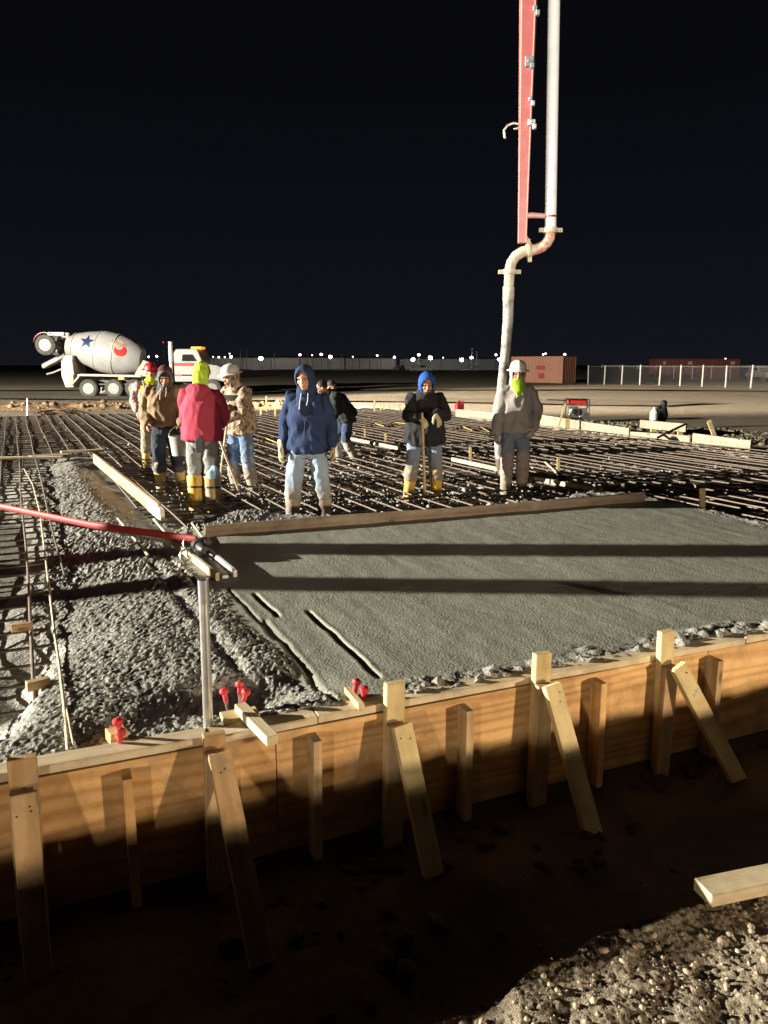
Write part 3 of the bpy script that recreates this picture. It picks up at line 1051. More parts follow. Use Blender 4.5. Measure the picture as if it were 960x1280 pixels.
# camouflage jacket, white hard hat, arms forward
p = at(303, 612, -.17)
root, P_, hp_ = make_person((p.x, p.y, PZ), R(-38), 'man in white hard hat and brown camouflage jacket with arms folded over tool handles', dict(
    pel=(0, .02, .94), che=(0, -.03, 1.26), nek=(0, -.07, 1.46), hed=(-.01, -.13, 1.61), yaw=-8, pit=12, rol=0,
    sL=(-.19, -.05, 1.41), eL=(-.24, -.24, 1.2), wL=(.0, -.36, 1.22), dL=(.9, -.2, -.1), nL=(0, .6, -.7), cL=.6,
    sR=(.19, -.05, 1.41), eR=(.26, -.2, 1.16), wR=(.06, -.37, 1.05), dR=(-.85, -.3, -.15), nR=(0, .6, -.7), cR=.7,
    hL=(-.1, 0, .92), kL=(-.13, -.04, .5), aL=(-.15, .02, .09), hR=(.1, 0, .92), kR=(.15, -.02, .5), aR=(.19, .04, .09)),
    dict(jacket=camo('brown_camouflage', (0.46, 0.35, 0.24), (0.3, 0.21, 0.14), (0.09, 0.065, 0.045)), hood_up=camo('brown_camouflage_hood', (0.46, 0.36, 0.26), (0.3, 0.22, 0.15), (0.1, 0.07, 0.05)),
         trousers=cloth('worn_blue_denim', (0.12, 0.18, 0.3), (0.32, 0.42, 0.55), vscale=5, thr=(.5, .62), mud=(0.25, 0.22, 0.19), mudz=(.38, .5)), boots=boot_mud, gloves=plain('white_work_glove', (0.66, 0.6, 0.46), .85, vscale=12),
         bulk=1.1, hem=-.05, seed=61, helmet=plain('dusty_white_hat_plastic', (0.7, 0.7, 0.67), .4, vscale=8, var=.2), chin_strap=True, tuck=.36, wr=.018))
vs_ = MB()
rs = []
for t in (0, .3, .6, .85, 1):
    z = .88 + .5 * t
    yy = .012 - .07 * t
    rs.append([V(((.206 - .03 * max(0, t - .6)) * math.cos(2 * math.pi * k / 24), yy + (.156 - .01 * t) * math.sin(2 * math.pi * k / 24), z)) for k in range(24)])
vs_.loft(rs, caps=False)
o = vs_.build('black_vest', cloth('black_vest_cloth', (0.02, 0.02, 0.02)), root, smooth=True)
o.modifiers.new('thickness', 'SOLIDIFY').thickness = .01
# two crossed tool handles in front of him
for k, (a, b, lab) in enumerate((((285, 519), (272, 624), 'upright one of two crossed wooden tool handles before the camouflage man'),
                                 ((273, 546), (303, 625), 'slanting one of two crossed wooden tool handles before the camouflage man'))):
    yb = 9.75 - .06 * k
    q0, q1 = aty(a[0], a[1], p.y - .45 - .12 * k), at(b[0], b[1], -.23)
    rk = empty('rake', q1, 0, lab, 'tool', 'crossed tool handles')
    mb = MB()
    mb.tube([V((0, 0, 0)), q0 - q1], [.016, .015], 9, rnd=True)
    mb.build('handle', M['wire_straw'], rk, smooth=True)
    mb = MB()
    mb.box((0, 0, .0), (.34, .025, .07), Euler((0, 0, R(20 + 15 * k))).to_matrix())
    mb.build('rake_head', M['black_steel'], rk, bevel=.004)

# bent, walking away on the mat
p = at(430, 584, PZ)
bend = dict(pel=(0, .06, .9), che=(.02, -.13, 1.16), nek=(.03, -.29, 1.29), hed=(.03, -.4, 1.38), yaw=-12, pit=25, rol=0,
            sL=(-.17, -.22, 1.27), eL=(-.22, -.3, .98), wL=(-.22, -.36, .74), dL=(0, -.2, -1), nL=(1, 0, 0),
            sR=(.21, -.2, 1.25), eR=(.26, -.24, .96), wR=(.22, -.36, .76), dR=(0, -.2, -1), nR=(-1, 0, 0),
            hL=(-.09, .05, .88), kL=(-.1, -.1, .5), aL=(-.1, -.05, .09), hR=(.09, .05, .88), kR=(.1, .0, .48), aR=(.12, .2, .1))
make_person((p.x, p.y, PZ), R(-68), 'bareheaded man in a black jacket bending forward, in pale grey boots', bend,
            dict(jacket=cloth('black_fleece', (0.04, 0.045, 0.045), (0.025, 0.03, 0.03)), trousers=cloth('dark_denim', (0.06, 0.085, 0.15), (0.04, 0.055, 0.1), mud=(0.35, 0.33, 0.3), mudz=(.42, .52)),
                 boots=plain('pale_grey_rubber_boot', (0.45, 0.42, 0.37), .55, vscale=7, col2=(0.33, 0.29, 0.24)), gloves=glove_tan, bulk=1.12, hem=-.02, seed=71, hair=True, tuck=.4, collar=True))
# someone stooping behind the navy hood
p = at(392, 570, PZ)
make_person((p.x + .06, p.y, PZ), R(60), 'stooping man in red mostly hidden behind the navy hooded man', dict(bend, hed=(.03, -.36, 1.35), nek=(.03, -.27, 1.25), yaw=0),
            dict(jacket=cloth('red_shirt', (0.5, 0.03, 0.03)), trousers=cloth('dark_work_trousers', (0.06, 0.06, 0.07)), boots=boot_mud, bulk=1.0, seed=81, hair=True, gloves=glove_tan, collar=True))

# ------------------------------------------------------------------ ground, trench, bank
def ground_mat():
    m, nt, b = nodes_of('dry_dirt')
    vec = coords(nt, rnd=False)
    big = noise_tex(nt, vec, .09, 5, .6)
    mid = noise_tex(nt, vec, 1.3, 6, .65)
    c = ramp(nt, big, [(.35, (.31, .255, .18)), (.65, (.24, .205, .15))])
    c = mixc(nt, .5, c, ramp(nt, mid, [(.3, (.19, .155, .11)), (.7, (.34, .28, .205))]))
    nt.links.new(c, b.inputs['Base Color'])
    b.inputs['Roughness'].default_value = .9
    b.inputs['Specular IOR Level'].default_value = .2
    fine = noise_tex(nt, vec, 9, 8, .7)
    add_bump(nt, b, fine, .9, .06)
    return m


M['dirt'] = ground_mat()
M['subgrade'] = M['dirt']


def grow(a0, a1, d0, q, far):
    """coordinates: even steps d0 from a0 to a1, then growing steps out to far on both sides"""
    c = list(np.arange(a0, a1 + 1e-6, d0))
    d, x = d0, c[-1]
    while x < far:
        d *= q
        x += d
        c.append(x)
    d, x = d0, c[0]
    pre = []
    while x > -far:
        d *= q
        x -= d
        pre.append(x)
    return np.array(pre[::-1] + c)


def edge_wobble(b):
    return .035 * np.sin(b * 1.7 + 1) + .025 * np.sin(b * 4.3) + .018 * np.sin(b * 9.1 + 2) + .012 * np.sin(b * 23)


gb = grow(-5, 5, .06, 1.13, 2500)
ga = grow(-2.6, .4, .04, 1.1, 2500)
GB, GA = np.meshgrid(gb, ga)
GX = F0.x + Bx.x * GB + Ax.x * GA
GY = F0.y + Bx.y * GB + Ax.y * GA
RIGHT_B = 13.4   # foundation's right side, along B
BACK_A = 24.6
inside = sstep(.2, -.1, np.maximum(np.maximum(GB - RIGHT_B, GA - BACK_A), .15 - GA))
far_z = -.28 + .05 * fbm(GX, GY, .12, 3, 3) * np.clip(np.hypot(GX, GY) / 20, 0, 1)
near = sstep(.3, .0, GA)
de = -GA + edge_wobble(GB)
bank = sstep(1.33, 1.5, de)
tr_z = -.66 - .1 * sstep(.45, .9, -GA) + .05 * fbm(GX, GY, 2.0, 5, 4)
bank_z = -.1 + .018 * fbm(GX, GY, 2.2, 9, 4) - .06 * sstep(2, 12, -GA)
nz = tr_z * (1 - bank) + bank_z * bank
GZ = far_z * (1 - near) + nz * near
GZ = GZ * (1 - inside) + (-.285 + .1 * sstep(-1.2, -2.2, GX) * sstep(11, 7, GY) + .012 * fbm(GX, GY, 1.5, 21, 4)) * inside
# far left beyond the foundation the ground runs level
vv = np.stack([GX, GY, GZ], -1).reshape(-1, 3)
M['trench_shade_clay'] = plain('shade_darkened_clay', (.085, .066, .047), .8, vscale=2.2, col2=(.035, .028, .02), bump=.6, bscale=14, bdist=.03)  # clay colour darkened so the trench reads as lying in shade
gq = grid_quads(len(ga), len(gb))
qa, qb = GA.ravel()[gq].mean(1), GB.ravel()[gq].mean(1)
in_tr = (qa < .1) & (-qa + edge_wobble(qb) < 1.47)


def sub_mesh(name, mask, mat):
    used = np.unique(gq[mask])
    rm = np.full(len(vv), -1)
    rm[used] = np.arange(len(used))
    return tag(np_mesh(name, vv[used], rm[gq[mask]], mat), kind='structure')


in_pit = (qa > .12) & (qa < BACK_A - .1) & (qb < RIGHT_B - .1) & (qb > -40)
M['pit'] = plain('damp_subgrade', (.15, .135, .11), .85, vscale=1.1, col2=(.06, .052, .042), bump=.7, bscale=16, bdist=.03, thr=(.4, .62))
sub_mesh('ground', ~in_tr & ~in_pit, M['dirt'])
sub_mesh('subgrade_ground', in_pit, M['pit'])
sub_mesh('trench_ground', in_tr, M['trench_shade_clay'])

# gravel on the bank, stone by stone
def gravel_mat():
    m, nt, b = nodes_of('bank_gravel')
    vec = coords(nt, rnd=False)
    vo = N(nt, 'ShaderNodeTexVoronoi')
    vo.inputs['Scale'].default_value = 110
    nt.links.new(vec, vo.inputs['Vector'])
    sx = N(nt, 'ShaderNodeSeparateColor')
    nt.links.new(vo.outputs['Color'], sx.inputs[0])
    c = ramp(nt, sx.outputs[0], [(0, (.24, .185, .115)), (.5, (.37, .29, .19)), (.82, (.47, .38, .26)), (1, (.68, .6, .47))])
    c = mixc(nt, .35, c, ramp(nt, noise_tex(nt, vec, 14, 5), [(.3, (.1, .08, .06)), (.7, (.3, .25, .18))]))
    nt.links.new(c, b.inputs['Base Color'])
    b.inputs['Roughness'].default_value = .8
    add_bump(nt, b, noise_tex(nt, vec, 190, 6), 1.0, .006)
    return m


bb = np.arange(-1.6, 2.9, .0055)
aa = np.arange(-3.3, -1.2, .0055)
XB, XA = np.meshgrid(bb, aa)
de = -XA + edge_wobble(XB)
bx_, by_ = F0.x + Bx.x * XB + Ax.x * XA, F0.y + Bx.y * XB + Ax.y * XA
bk = sstep(1.33, 1.5, de)
Z = (-.76 + .05 * fbm(bx_, by_, 2.0, 5, 4)) * (1 - bk) + (-.1 + .018 * fbm(bx_, by_, 2.2, 9, 4)) * bk + .008
Z += .005 * fbm(bx_, by_, 9, 33, 4) * (.4 + .6 * bk) - .02 * (1 - bk)
n = 70000
pr = .003 + .0055 * rng.random(n) ** 2
big = rng.random(n) < .02
pr[big] = .008 + .008 * rng.random(big.sum())
px_, py_ = rng.uniform(bb[0], bb[-1], n), rng.uniform(aa[0], aa[-1], n)
keep = rng.random(n) < .9
Z = stamp(Z, bb, aa, px_[keep], py_[keep], pr[keep], pr[keep] * (.3 + .4 * rng.random(keep.sum())))
q = grid_quads(len(aa), len(bb))
q = q[de.ravel()[q].min(1) > 1.43]
gv = np_mesh('gravel', np.stack([bx_, by_, Z], -1).reshape(-1, 3), q, gravel_mat())
tag(gv, kind='stuff')

# loose stones lying on the gravel
def rocks(name, pts, radii, mat, kind='stuff', seed=1):
    ico = bmesh.new()
    bmesh.ops.create_icosphere(ico, subdivisions=1, radius=1)
    ico.verts.ensure_lookup_table()
    bv = np.array([v.co[:] for v in ico.verts])
    bf = np.array([[v.index for v in f.verts] for f in ico.faces])
    ico.free()
    r = np.random.default_rng(seed)
    V_, F_ = [], []
    for k, (p, rad) in enumerate(zip(pts, radii)):
        s = rad * r.uniform(.6, 1.15, 3) * np.array([1, 1, .75])
        w = bv * (1 + r.uniform(-.22, .22, (len(bv), 1)))
        e = Euler((r.uniform(-.5, .5), r.uniform(-.5, .5), r.uniform(0, 6.3))).to_matrix()
        V_.append((w * s) @ np.array(e).T + np.array(p))
        F_.append(bf + k * len(bv))
    o = np_mesh(name, np.concatenate(V_), np.concatenate(F_), mat, smooth=False)
    return tag(o, kind=kind)


M['stone'] = plain('loose_stone', (.42, .34, .24), .8, vscale=9, col2=(.3, .25, .18), bump=.4, bscale=60)
pts, rad = [], []
for k in range(6000):
    b_, a_ = random.uniform(-1.2, 2.8), random.uniform(-3.0, -1.22)
    if -a_ + float(edge_wobble(np.array(b_))) < 1.43:
        continue
    r_ = .0025 + .0115 * random.random() ** 4
    i, j = int((a_ - aa[0]) / .0055), int((b_ - bb[0]) / .0055)
    p = fr(b_, a_, 0)
    pts.append((p.x, p.y, Z[i, j] + r_ * .3))
    rad.append(r_)
rocks('loose_stones', pts, rad, M['stone'])

pts, rad = [], []
for k in range(900):
    b_, a_ = random.uniform(-3, 5), -random.uniform(.02, 1.35)
    if random.random() < .5:
        a_ = -abs(random.gauss(0, .12)) - .1
    p = fr(b_, a_)
    pts.append((p.x, p.y, -.66 - .1 * float(sstep(.45, .9, np.array(-a_)))))
    rad.append(.012 + .05 * random.random() ** 3)
rocks('trench_clods', pts, rad, M['trench_shade_clay'], seed=8)

# ------------------------------------------------------------------ fresh concrete
def px_poly(l, z=0.0):
    return [tuple(at(x, y, z)[:2]) for x, y in l]


C_POLY = px_poly([(52, 574), (46, 600), (64, 650), (66, 700), (30, 745), (56, 790), (60, 835), (28, 868), (6, 905), (-60, 930), (-90, 960)])
C_POLY += [tuple(fr(-2.2, -.02)[:2]), tuple(fr(9.0, -.02)[:2])]
re_ = at(960, 651)
rd = (at(800, 617) - re_).normalized()
C_POLY += [tuple((re_ - rd * 7.0)[:2]), tuple(re_[:2])]
C_POLY += px_poly([(800, 616), (748, 611), (700, 620), (640, 627), (560, 634), (480, 640), (400, 644), (330, 637), (262, 638), (236, 646), (214, 650), (204, 642), (172, 614), (127, 570), (112, 562), (80, 563)])
S_POLY = px_poly([(112, 577), (122, 571), (150, 592), (202, 641), (238, 660), (262, 661), (500, 645), (806, 624), (850, 634), (960, 662)])
S_POLY += [tuple((at(960, 662) - rd * 7.0)[:2]), tuple(fr(8.6, .3)[:2]), tuple(fr(1.2, .26)[:2]), tuple(fr(.45, .16)[:2]), tuple(fr(-.1, .12)[:2]), tuple(fr(-.25, .5)[:2])]
S_POLY += px_poly([(330, 800), (285, 742), (235, 705), (175, 650), (135, 612)])

xs = np.concatenate([np.arange(-6.6, -4.8, .03), np.arange(-4.8, -2.9, .0115), np.arange(-2.9, .15, .0075), np.arange(.15, 3.9, .014), np.arange(3.9, 9.5, .05)])
ys = [1.9]
while ys[-1] < 14:
    ys.append(ys[-1] * 1.0034)
ys = np.array(ys)
CX, CY = np.meshgrid(xs, ys)
CB = (CX - F0.x) * Bx.x + (CY - F0.y) * Bx.y
CA = (CX - F0.x) * Ax.x + (CY - F0.y) * Ax.y
dC = sdist(CX, CY, C_POLY) + .045 * fbm(CX, CY, 3.2, 41, 4)
dS = sdist(CX, CY, S_POLY) + .035 * fbm(CX, CY, 4.0, 43, 4)
rough = sstep(-.02, .16, dS)
Z = np.zeros_like(CX)
# heaped, unscreeded concrete is lumpy
heap = rough * sstep(.9, -.3, CX)
lump = fbm(CX, CY, 2.0, 51, 5)
Z += heap * (.004 + .016 * lump + .004 * np.abs(fbm(CX, CY, 6.5, 55, 3)) * sstep(7.5, 5, CY))
Z += rough * (1 - heap) * .014 * fbm(CX, CY, 8, 57, 4)
# drag marks and small waves on the screeded slab
along = CX * .92 + CY * .39
Z += (1 - rough) * (.0022 * fbm(along * 6, CY * .5, 1.0, 61, 3) + .0016 * fbm(CX, CY, 9, 63, 3))
# the medium-rough margin left of the slab
marg = sstep(.5, -.05, dS + .35) * 0
# grooves left by the screed pipes
def groove(p0, p1, w, depth, lip):
    global Z
    p0, p1 = at(*p0), at(*p1)
    d = V((p1.x - p0.x, p1.y - p0.y))
    L = d.length
    d.normalize()
    t = (CX - p0.x) * d.x + (CY - p0.y) * d.y
    s = (CX - p0.x) * -d.y + (CY - p0.y) * d.x + .006 * vnoise(t * 7, t * 0, 5)
    on = sstep(-.04, .04, t) * sstep(L + .04, L - .04, t)
    Z = Z - on * depth * np.exp(-(s / w) ** 2) + on * lip * np.exp(-((np.abs(s) - 2.1 * w) / w) ** 2)


groove((385, 764), (472, 845), .013, .045, .003)
groove((318, 742), (347, 770), .013, .04, .003)
groove((330, 775), (420, 880), .016, .014, .003)
groove((285, 735), (345, 800), .012, .012, .002)
groove((190, 700), (330, 880), .035, .014, .003)
groove((205, 690), (260, 745), .012, .016, .002)

# a ragged strip of coarse concrete along the near form
strip = sstep(.26, .1, CA + .07 * fbm(CX, CY, 4, 71, 3)) * sstep(.0, .5, CB)
Z += strip * (-.008 + .042 * np.abs(fbm(CX, CY, 11, 73, 4)))
rough = np.maximum(rough, strip)
# low heap right at the form on the left, below its top
Z -= .05 * sstep(.45, .0, CA) * sstep(-.4, -1.0, CB)
# pebbles
nP = 46000
px_ = rng.uniform(-6.2, 4.6, nP)
py_ = 2.4 * np.exp(rng.random(nP) * math.log(13 / 2.4))
pr = (.008 + .005 * rng.random(nP)) * np.clip(py_ / 5.5, .85, 1.4)
xi = np.clip(np.searchsorted(xs, px_), 0, len(xs) - 1)
yi = np.clip(np.searchsorted(ys, py_), 0, len(ys) - 1)
w = rough[yi, xi] * sstep(.15, -.05, dC[yi, xi])
keep = rng.random(nP) < w * .95
Z = stamp(Z, xs, ys, px_[keep], py_[keep], pr[keep], pr[keep] * rng.uniform(.4, 1.0, keep.sum()))
nP = 110000
px_ = rng.uniform(-3.2, .2, nP)
py_ = 2.4 * np.exp(rng.random(nP) * math.log(7.5 / 2.4))
pr = .0075 + .006 * rng.random(nP)
xi = np.clip(np.searchsorted(xs, px_), 0, len(xs) - 1)
yi = np.clip(np.searchsorted(ys, py_), 0, len(ys) - 1)
keep = rng.random(nP) < rough[yi, xi] * sstep(.1, -.1, dC[yi, xi])
Z = stamp(Z, xs, ys, px_[keep], py_[keep], pr[keep], pr[keep] * rng.uniform(.4, 1.15, keep.sum()))
nP = 60000
px_ = rng.uniform(-5.6, -1.2, nP)
py_ = rng.uniform(5.5, 12.6, nP)
pr = .011 + .008 * rng.random(nP)
xi = np.clip(np.searchsorted(xs, px_), 0, len(xs) - 1)
yi = np.clip(np.searchsorted(ys, py_), 0, len(ys) - 1)
keep = rng.random(nP) < rough[yi, xi] * sstep(.1, -.1, dC[yi, xi])
Z = stamp(Z, xs, ys, px_[keep], py_[keep], pr[keep], pr[keep] * rng.uniform(.5, 1.5, keep.sum()))
# ragged outer edge falling to the mat
lft = sstep(-1.3, -2.2, CX)
Z = Z - lft * (.045 + .07 * sstep(-.6, .05, dC) + .1 * sstep(-.05, .5, dC)) - (1 - lft) * .34 * sstep(-.1, .16, dC)
# a hollow shaped by the form, right of the galvanised tube, to hold shade
hc = at(305, 866)
hb_, ha_ = to_fr(hc)
Z -= .11 * np.exp(-((CB - hb_) / .3) ** 2 - ((CA - ha_) / .15) ** 2)
Z -= lft * .02


def surf(p):
    i = min(np.searchsorted(ys, p.y), len(ys) - 2)
    j = min(np.searchsorted(xs, p.x), len(xs) - 2)
    return float(Z[max(i - 2, 0):i + 3, max(j - 2, 0):j + 3].mean())


def onto(px, py, lift):
    p = at(px, py, 0)
    for _ in range(4):
        p = at(px, py, max(surf(p), -.08) + lift)
    return p


vv = np.stack([CX, CY, Z], -1).reshape(-1, 3)
quads = grid_quads(len(ys), len(xs))
ca = CA.ravel()[quads].mean(1)
dc = dC.ravel()[quads].mean(1)
ro = rough.ravel()[quads].mean(1)
lf = lft.ravel()[quads].mean(1)
ok = (CA.ravel()[quads].min(1) > .035) & (dc < .2 + .3 * lf)


def concrete(name, base, dark, bscale, bstr, rough_=.6, spec=.35, fine=None):
    m, nt, b = nodes_of(name)
    vec = coords(nt, rnd=False)
    f = noise_tex(nt, vec, 1.3, 6, .6)
    c = ramp(nt, f, [(.3, base), (.7, dark)])
    f2 = noise_tex(nt, vec, bscale, 6, .65)
    c = mixc(nt, .4, c, ramp(nt, f2, [(.3, tuple(x * .55 for x in dark)), (.65, tuple(min(1, x * 1.2) for x in base))]))
    nt.links.new(c, b.inputs['Base Color'])
    nt.links.new(ramp(nt, f, [(.3, (rough_,) * 3), (.7, (rough_ - .12,) * 3)]), b.inputs['Roughness'])
    b.inputs['Specular IOR Level'].default_value = spec
    vo = N(nt, 'ShaderNodeTexVoronoi')
    vo.inputs['Scale'].default_value = bscale * .9
    nt.links.new(vec, vo.inputs['Vector'])
    mm = N(nt, 'ShaderNodeMath', operation='SUBTRACT')
    nt.links.new(f2, mm.inputs[0])
    nt.links.new(vo.outputs['Distance'], mm.inputs[1])
    add_bump(nt, b, mm.outputs[0], bstr, .012)
    return m


M['slab'] = concrete('screeded_concrete', (.285, .285, .23), (.215, .218, .178), 75, .24)
M['rough_concrete'] = concrete('fresh_coarse_concrete', (.33, .32, .285), (.26, .25, .22), 70, .45, .5, .5)


def part_of(mask, name, mat, kind):
    qs = quads[mask]
    used = np.unique(qs)
    remap = np.full(len(vv), -1)
    remap[used] = np.arange(len(used))
    return tag(np_mesh(name, vv[used], remap[qs], mat), kind=kind)


part_of(ok & (ro < .5), 'concrete_slab', M['slab'], 'structure')
part_of(ok & (ro >= .5), 'wet_concrete', M['rough_concrete'], 'stuff')

M['mud_wood'] = plain('muddy_board', (.16, .12, .08), .85, vscale=6, col2=(.08, .06, .04))
# ------------------------------------------------------------------ the near formwork
form = empty('timber_formwork', fr(0, 0, -.65), BA, 'long plywood formwork wall with studs, posts and slanting braces along the dark trench', 'formwork')


def fpart(name, b0, a0, z0, b1, a1, z1, w, h, mat, up=V((0, 0, 1)), **k):
    return plank(name, fr(b0, a0, z0), fr(b1, a1, z1), w, h, mat, form, up, **k)


edges = [-7.0, -4.6, -2.17, -.97, .27, 2.69, 5.1, 7.5, 10]
edges = [-6.95, -4.52, -2.12, -.5, 1.92, 4.34, 6.76, 9.2]
for i in range(len(edges) - 1):
    fpart('plywood_panel', edges[i] + .002, .009, -.315, edges[i + 1] - .002, .009, -.315, .018, .56, M['plywood'], bevel=.0015)
for i, (b0, b1) in enumerate(((-6.95, -2.6), (-2.6, -.78), (-.78, -.31), (-.31, 2.2), (2.2, 5.0), (5.0, 9.2))):
    fpart('top_plate', b0 + .002, .05, -.016 + .004 * (i % 2), b1 - .002, .05, -.018 + .004 * (i % 3), .096, .036, M['lumber_pale'], warp=.004, seed=i)
stud_b = []
for px_, py_ in ((160, 960), (395, 915), (588, 880), (756, 850), (901, 825), (1040, 800)):
    p = at(px_, py_, -.05)
    # walk the pixel's ray to the front of the stud
    d = ray(px_, py_)
    nrm = -Ax
    t = ((F0 + nrm * .085 - V((0, 0, EYE))).dot(nrm)) / d.dot(nrm) if d.dot(nrm) else 3
    stud_b.append(to_fr(V((0, 0, EYE)) + d * t)[0])
stud_b += [-2.0, -2.8, -3.7, -4.6, 4.4, 5.3, 6.2]
for i, b in enumerate(stud_b):
    fpart('stud', b, -.046, -.62, b + random.uniform(-.006, .006), -.046, -.055 - .01 * random.random(), .038, .088, M['plywood'] if i % 3 == 0 else M['lumber'], up=-Ax, bevel=.002)
posts = [((28, 990), (50, 1188), .075, .1), ((272, 940), (327, 1200), .03, .089), ((500, 905), (543, 1095), .115, .089), ((687, 855), (742, 1040), .135, .089), ((845, 832), (908, 968), .14, .089),
         ((1010, 806), (1080, 925), .14, .089)]
for i, (tp, bt, over, wd) in enumerate(posts):
    d = ray(*tp)
    nrm = -Ax
    t = ((F0 + nrm * .1 - V((0, 0, EYE))).dot(nrm)) / d.dot(nrm)
    q = V((0, 0, EYE)) + d * t
    b, zt = to_fr(q)[0], q.z
    m = M['lumber_yellow'] if i > 1 else M['lumber_brown']
    tilt = random.uniform(-.012, .012)
    po = fpart('post', b - tilt, -.024, -.66, b + tilt, -.024, over, wd, .04, m, up=-Ax, bevel=.003)
    fpart('post', b - .02, -.066, -.66, b - .005, -.066, zt - .015, .085, .04, M['lumber'], up=-Ax, bevel=.003)
    e = at(bt[0], bt[1], -.66)
    eb, ea = to_fr(e)
    top = fr(b + .004, -.108, zt - .0)
    foot = fr(eb, min(ea, -.3), -.68)
    br = plank('brace', foot, top, .09, .038, M['lumber_yellow'] if i > 1 else M['lumber_brown'], form, up=-Ax, bevel=.003)
    na = MB()
    for k in range(random.choice((2, 3))):
        lp = V(((top - foot).length / 2 - random.uniform(.025, .09), random.uniform(-.03, .03), .0195))
        na.lathe([(0, .0035), (.0015, .0035), (.002, .001)], lp, (0, 0, 1), 8)
    na.build('nail', M['black_steel'], br)

# plywood sheets on edge, added out of view to shade the bank
for b0, b1 in ((-6.6, -4.25), (-4.2, -1.8)):
    o = plank('shade_sheet', fr(b0, .13, .22), fr(b1, .15, .22), .018, .66, M['plywood'])
    tag(o, 'plywood sheet added unseen behind the left end of the form to shade the bank', 'plywood', 'added shade sheets')
# loose timber about the form
M['lumber_loose'] = M['lumber_pale']
o = plank('timber_block', at(300, 884, .035), at(341, 926, .035), .05, .042, M['lumber_pale'], up=V((0, 0, 1)))
tag(o, 'short pale stick of timber lying across the form top and poking out over the trench', 'timber')
o = plank('timber_block', at(277, 898, .012), at(322, 890, .012), .09, .022, M['lumber_yellow'])
tag(o, 'flat wood offcut lying on the form top under the poking-out stick', 'timber')
o = plank('timber_block', at(135, 922, -.0), at(157, 916, -.0), .08, .05, M['plywood'])
tag(o, 'square wood block behind the form top beside the leftmost red caps', 'timber')
o = plank('timber_block', at(434, 862, .02), at(452, 884, .02), .03, .03, M['lumber_yellow'])
tag(o, 'small wood stick by the red caps nearest the middle of the form', 'timber')
o = plank('timber_plank', at(877, 1115, -.062), at(1150, 1058, -.05), .085, .042, M['lumber_pale'], warp=.003)
tag(o, 'pale board lying on the gravel bank at the edge of the trench', 'timber')


def cap(px, py, z, lab, tilt=0, mat='red_plastic'):
    p = at(px, py, z)
    t = empty('safety_cap', p, random.uniform(0, 6), lab, 'rebar cap', 'red plastic caps along the form')
    ax = V((math.sin(tilt), .15, math.cos(tilt)))
    mb = MB()
    mb.lathe([(-.035, .011), (.0, .012), (.005, .02), (.014, .0215), (.024, .018), (.03, .007)], (0, 0, .012), ax, 16)
    mb.build('cap_dome', M[mat], t, smooth=True)
    mb = MB()
    mb.tube([V((0, 0, .0)) - ax * .12, V((0, 0, .01)) - ax * .01], .008, 8)
    mb.build('rebar_stub', M['rust_steel'], t, smooth=True)


cap(148, 909, .05, 'upper of two red caps on the wood block at the left end of the form', .1)
cap(151, 922, .03, 'lower of two red caps on the wood block at the left end of the form', -.2)
cap(300, 862, .06, 'red plastic cap, highest of the cluster behind the poking-out stick', .15)
cap(307, 871, .05, 'red plastic cap, right-hand one of the cluster behind the poking-out stick', -.3)
cap(281, 871, .04, 'red plastic cap, left-hand one of the cluster behind the poking-out stick', .4)
cap(445, 859, .05, 'red plastic cap, upper of the pair near the middle form post', .2)
cap(455, 868, .04, 'red plastic cap, lower of the pair near the middle form post', -.3)

# galvanised tube standing at the form
b = fr(to_fr(at(254, 893, .0))[0], .12, -.1)
top = aty(254, 725, b.y)
t = empty('steel_stake', (b.x, b.y, -.25), 0, 'upright galvanised steel tube standing in the gravelly concrete behind the form', 'stake')
mb = MB()
mb.tube([V((0, 0, 0)), V((top.x - b.x, 0, top.z + .25))], .0205, 20, caps=False)
mb.tube([V((0, 0, 0)), V((top.x - b.x, 0, top.z + .25))], .0175, 20, caps=False)
o = mb.build('tube', M['steel'], t, smooth=True)
mb = MB()
mb.lathe([(-.1, .021), (-.1, .0225), (0, .0225), (0, .0175), (-.1, .0175)], (top.x - b.x, 0, top.z + .252), (0, 0, 1), 20, caps=False)
mb.build('collar', plain('dull_zinc', (.35, .35, .36), .5, .7), t, smooth=True)

# thin straw-coloured rod snaking over the heap
mb = MB()
pts = [(30, 586), (41, 606), (50, 640), (56, 690), (62, 740), (68, 790), (74, 830), (80, 880), (85, 938)]
mb.tube([onto(x, y, .016) for i, (x, y) in enumerate(pts)], .0075, 8)
mb.tube([onto(x, y, .014) for x, y in ((80, 870), (86, 900), (92, 934))], .005, 6)
o = mb.build('thin_rod', M['wire_straw'], smooth=True)
tag(o, 'long thin straw-coloured rod lying over the gravelly concrete from the form towards the mat', 'rod')
for (a, b_, z, lab) in (((147, 648), (185, 694), .012, 'thin steel rod bedded in the smooth strip left of the red pole head'),
                        ((192, 649), (216, 676), .012, 'thin steel rod lying between the two pale screed boards and the red pole'),
                        ((240, 654), (259, 680), .012, 'thin steel rod lying at the left end of the long plank')):
    mb = MB()
    mb.tube([at(a[0], a[1], z), at(b_[0], b_[1], z)], .011, 8)
    tag(mb.build('thin_rod', M['wire_straw'], smooth=True), lab, 'rod')

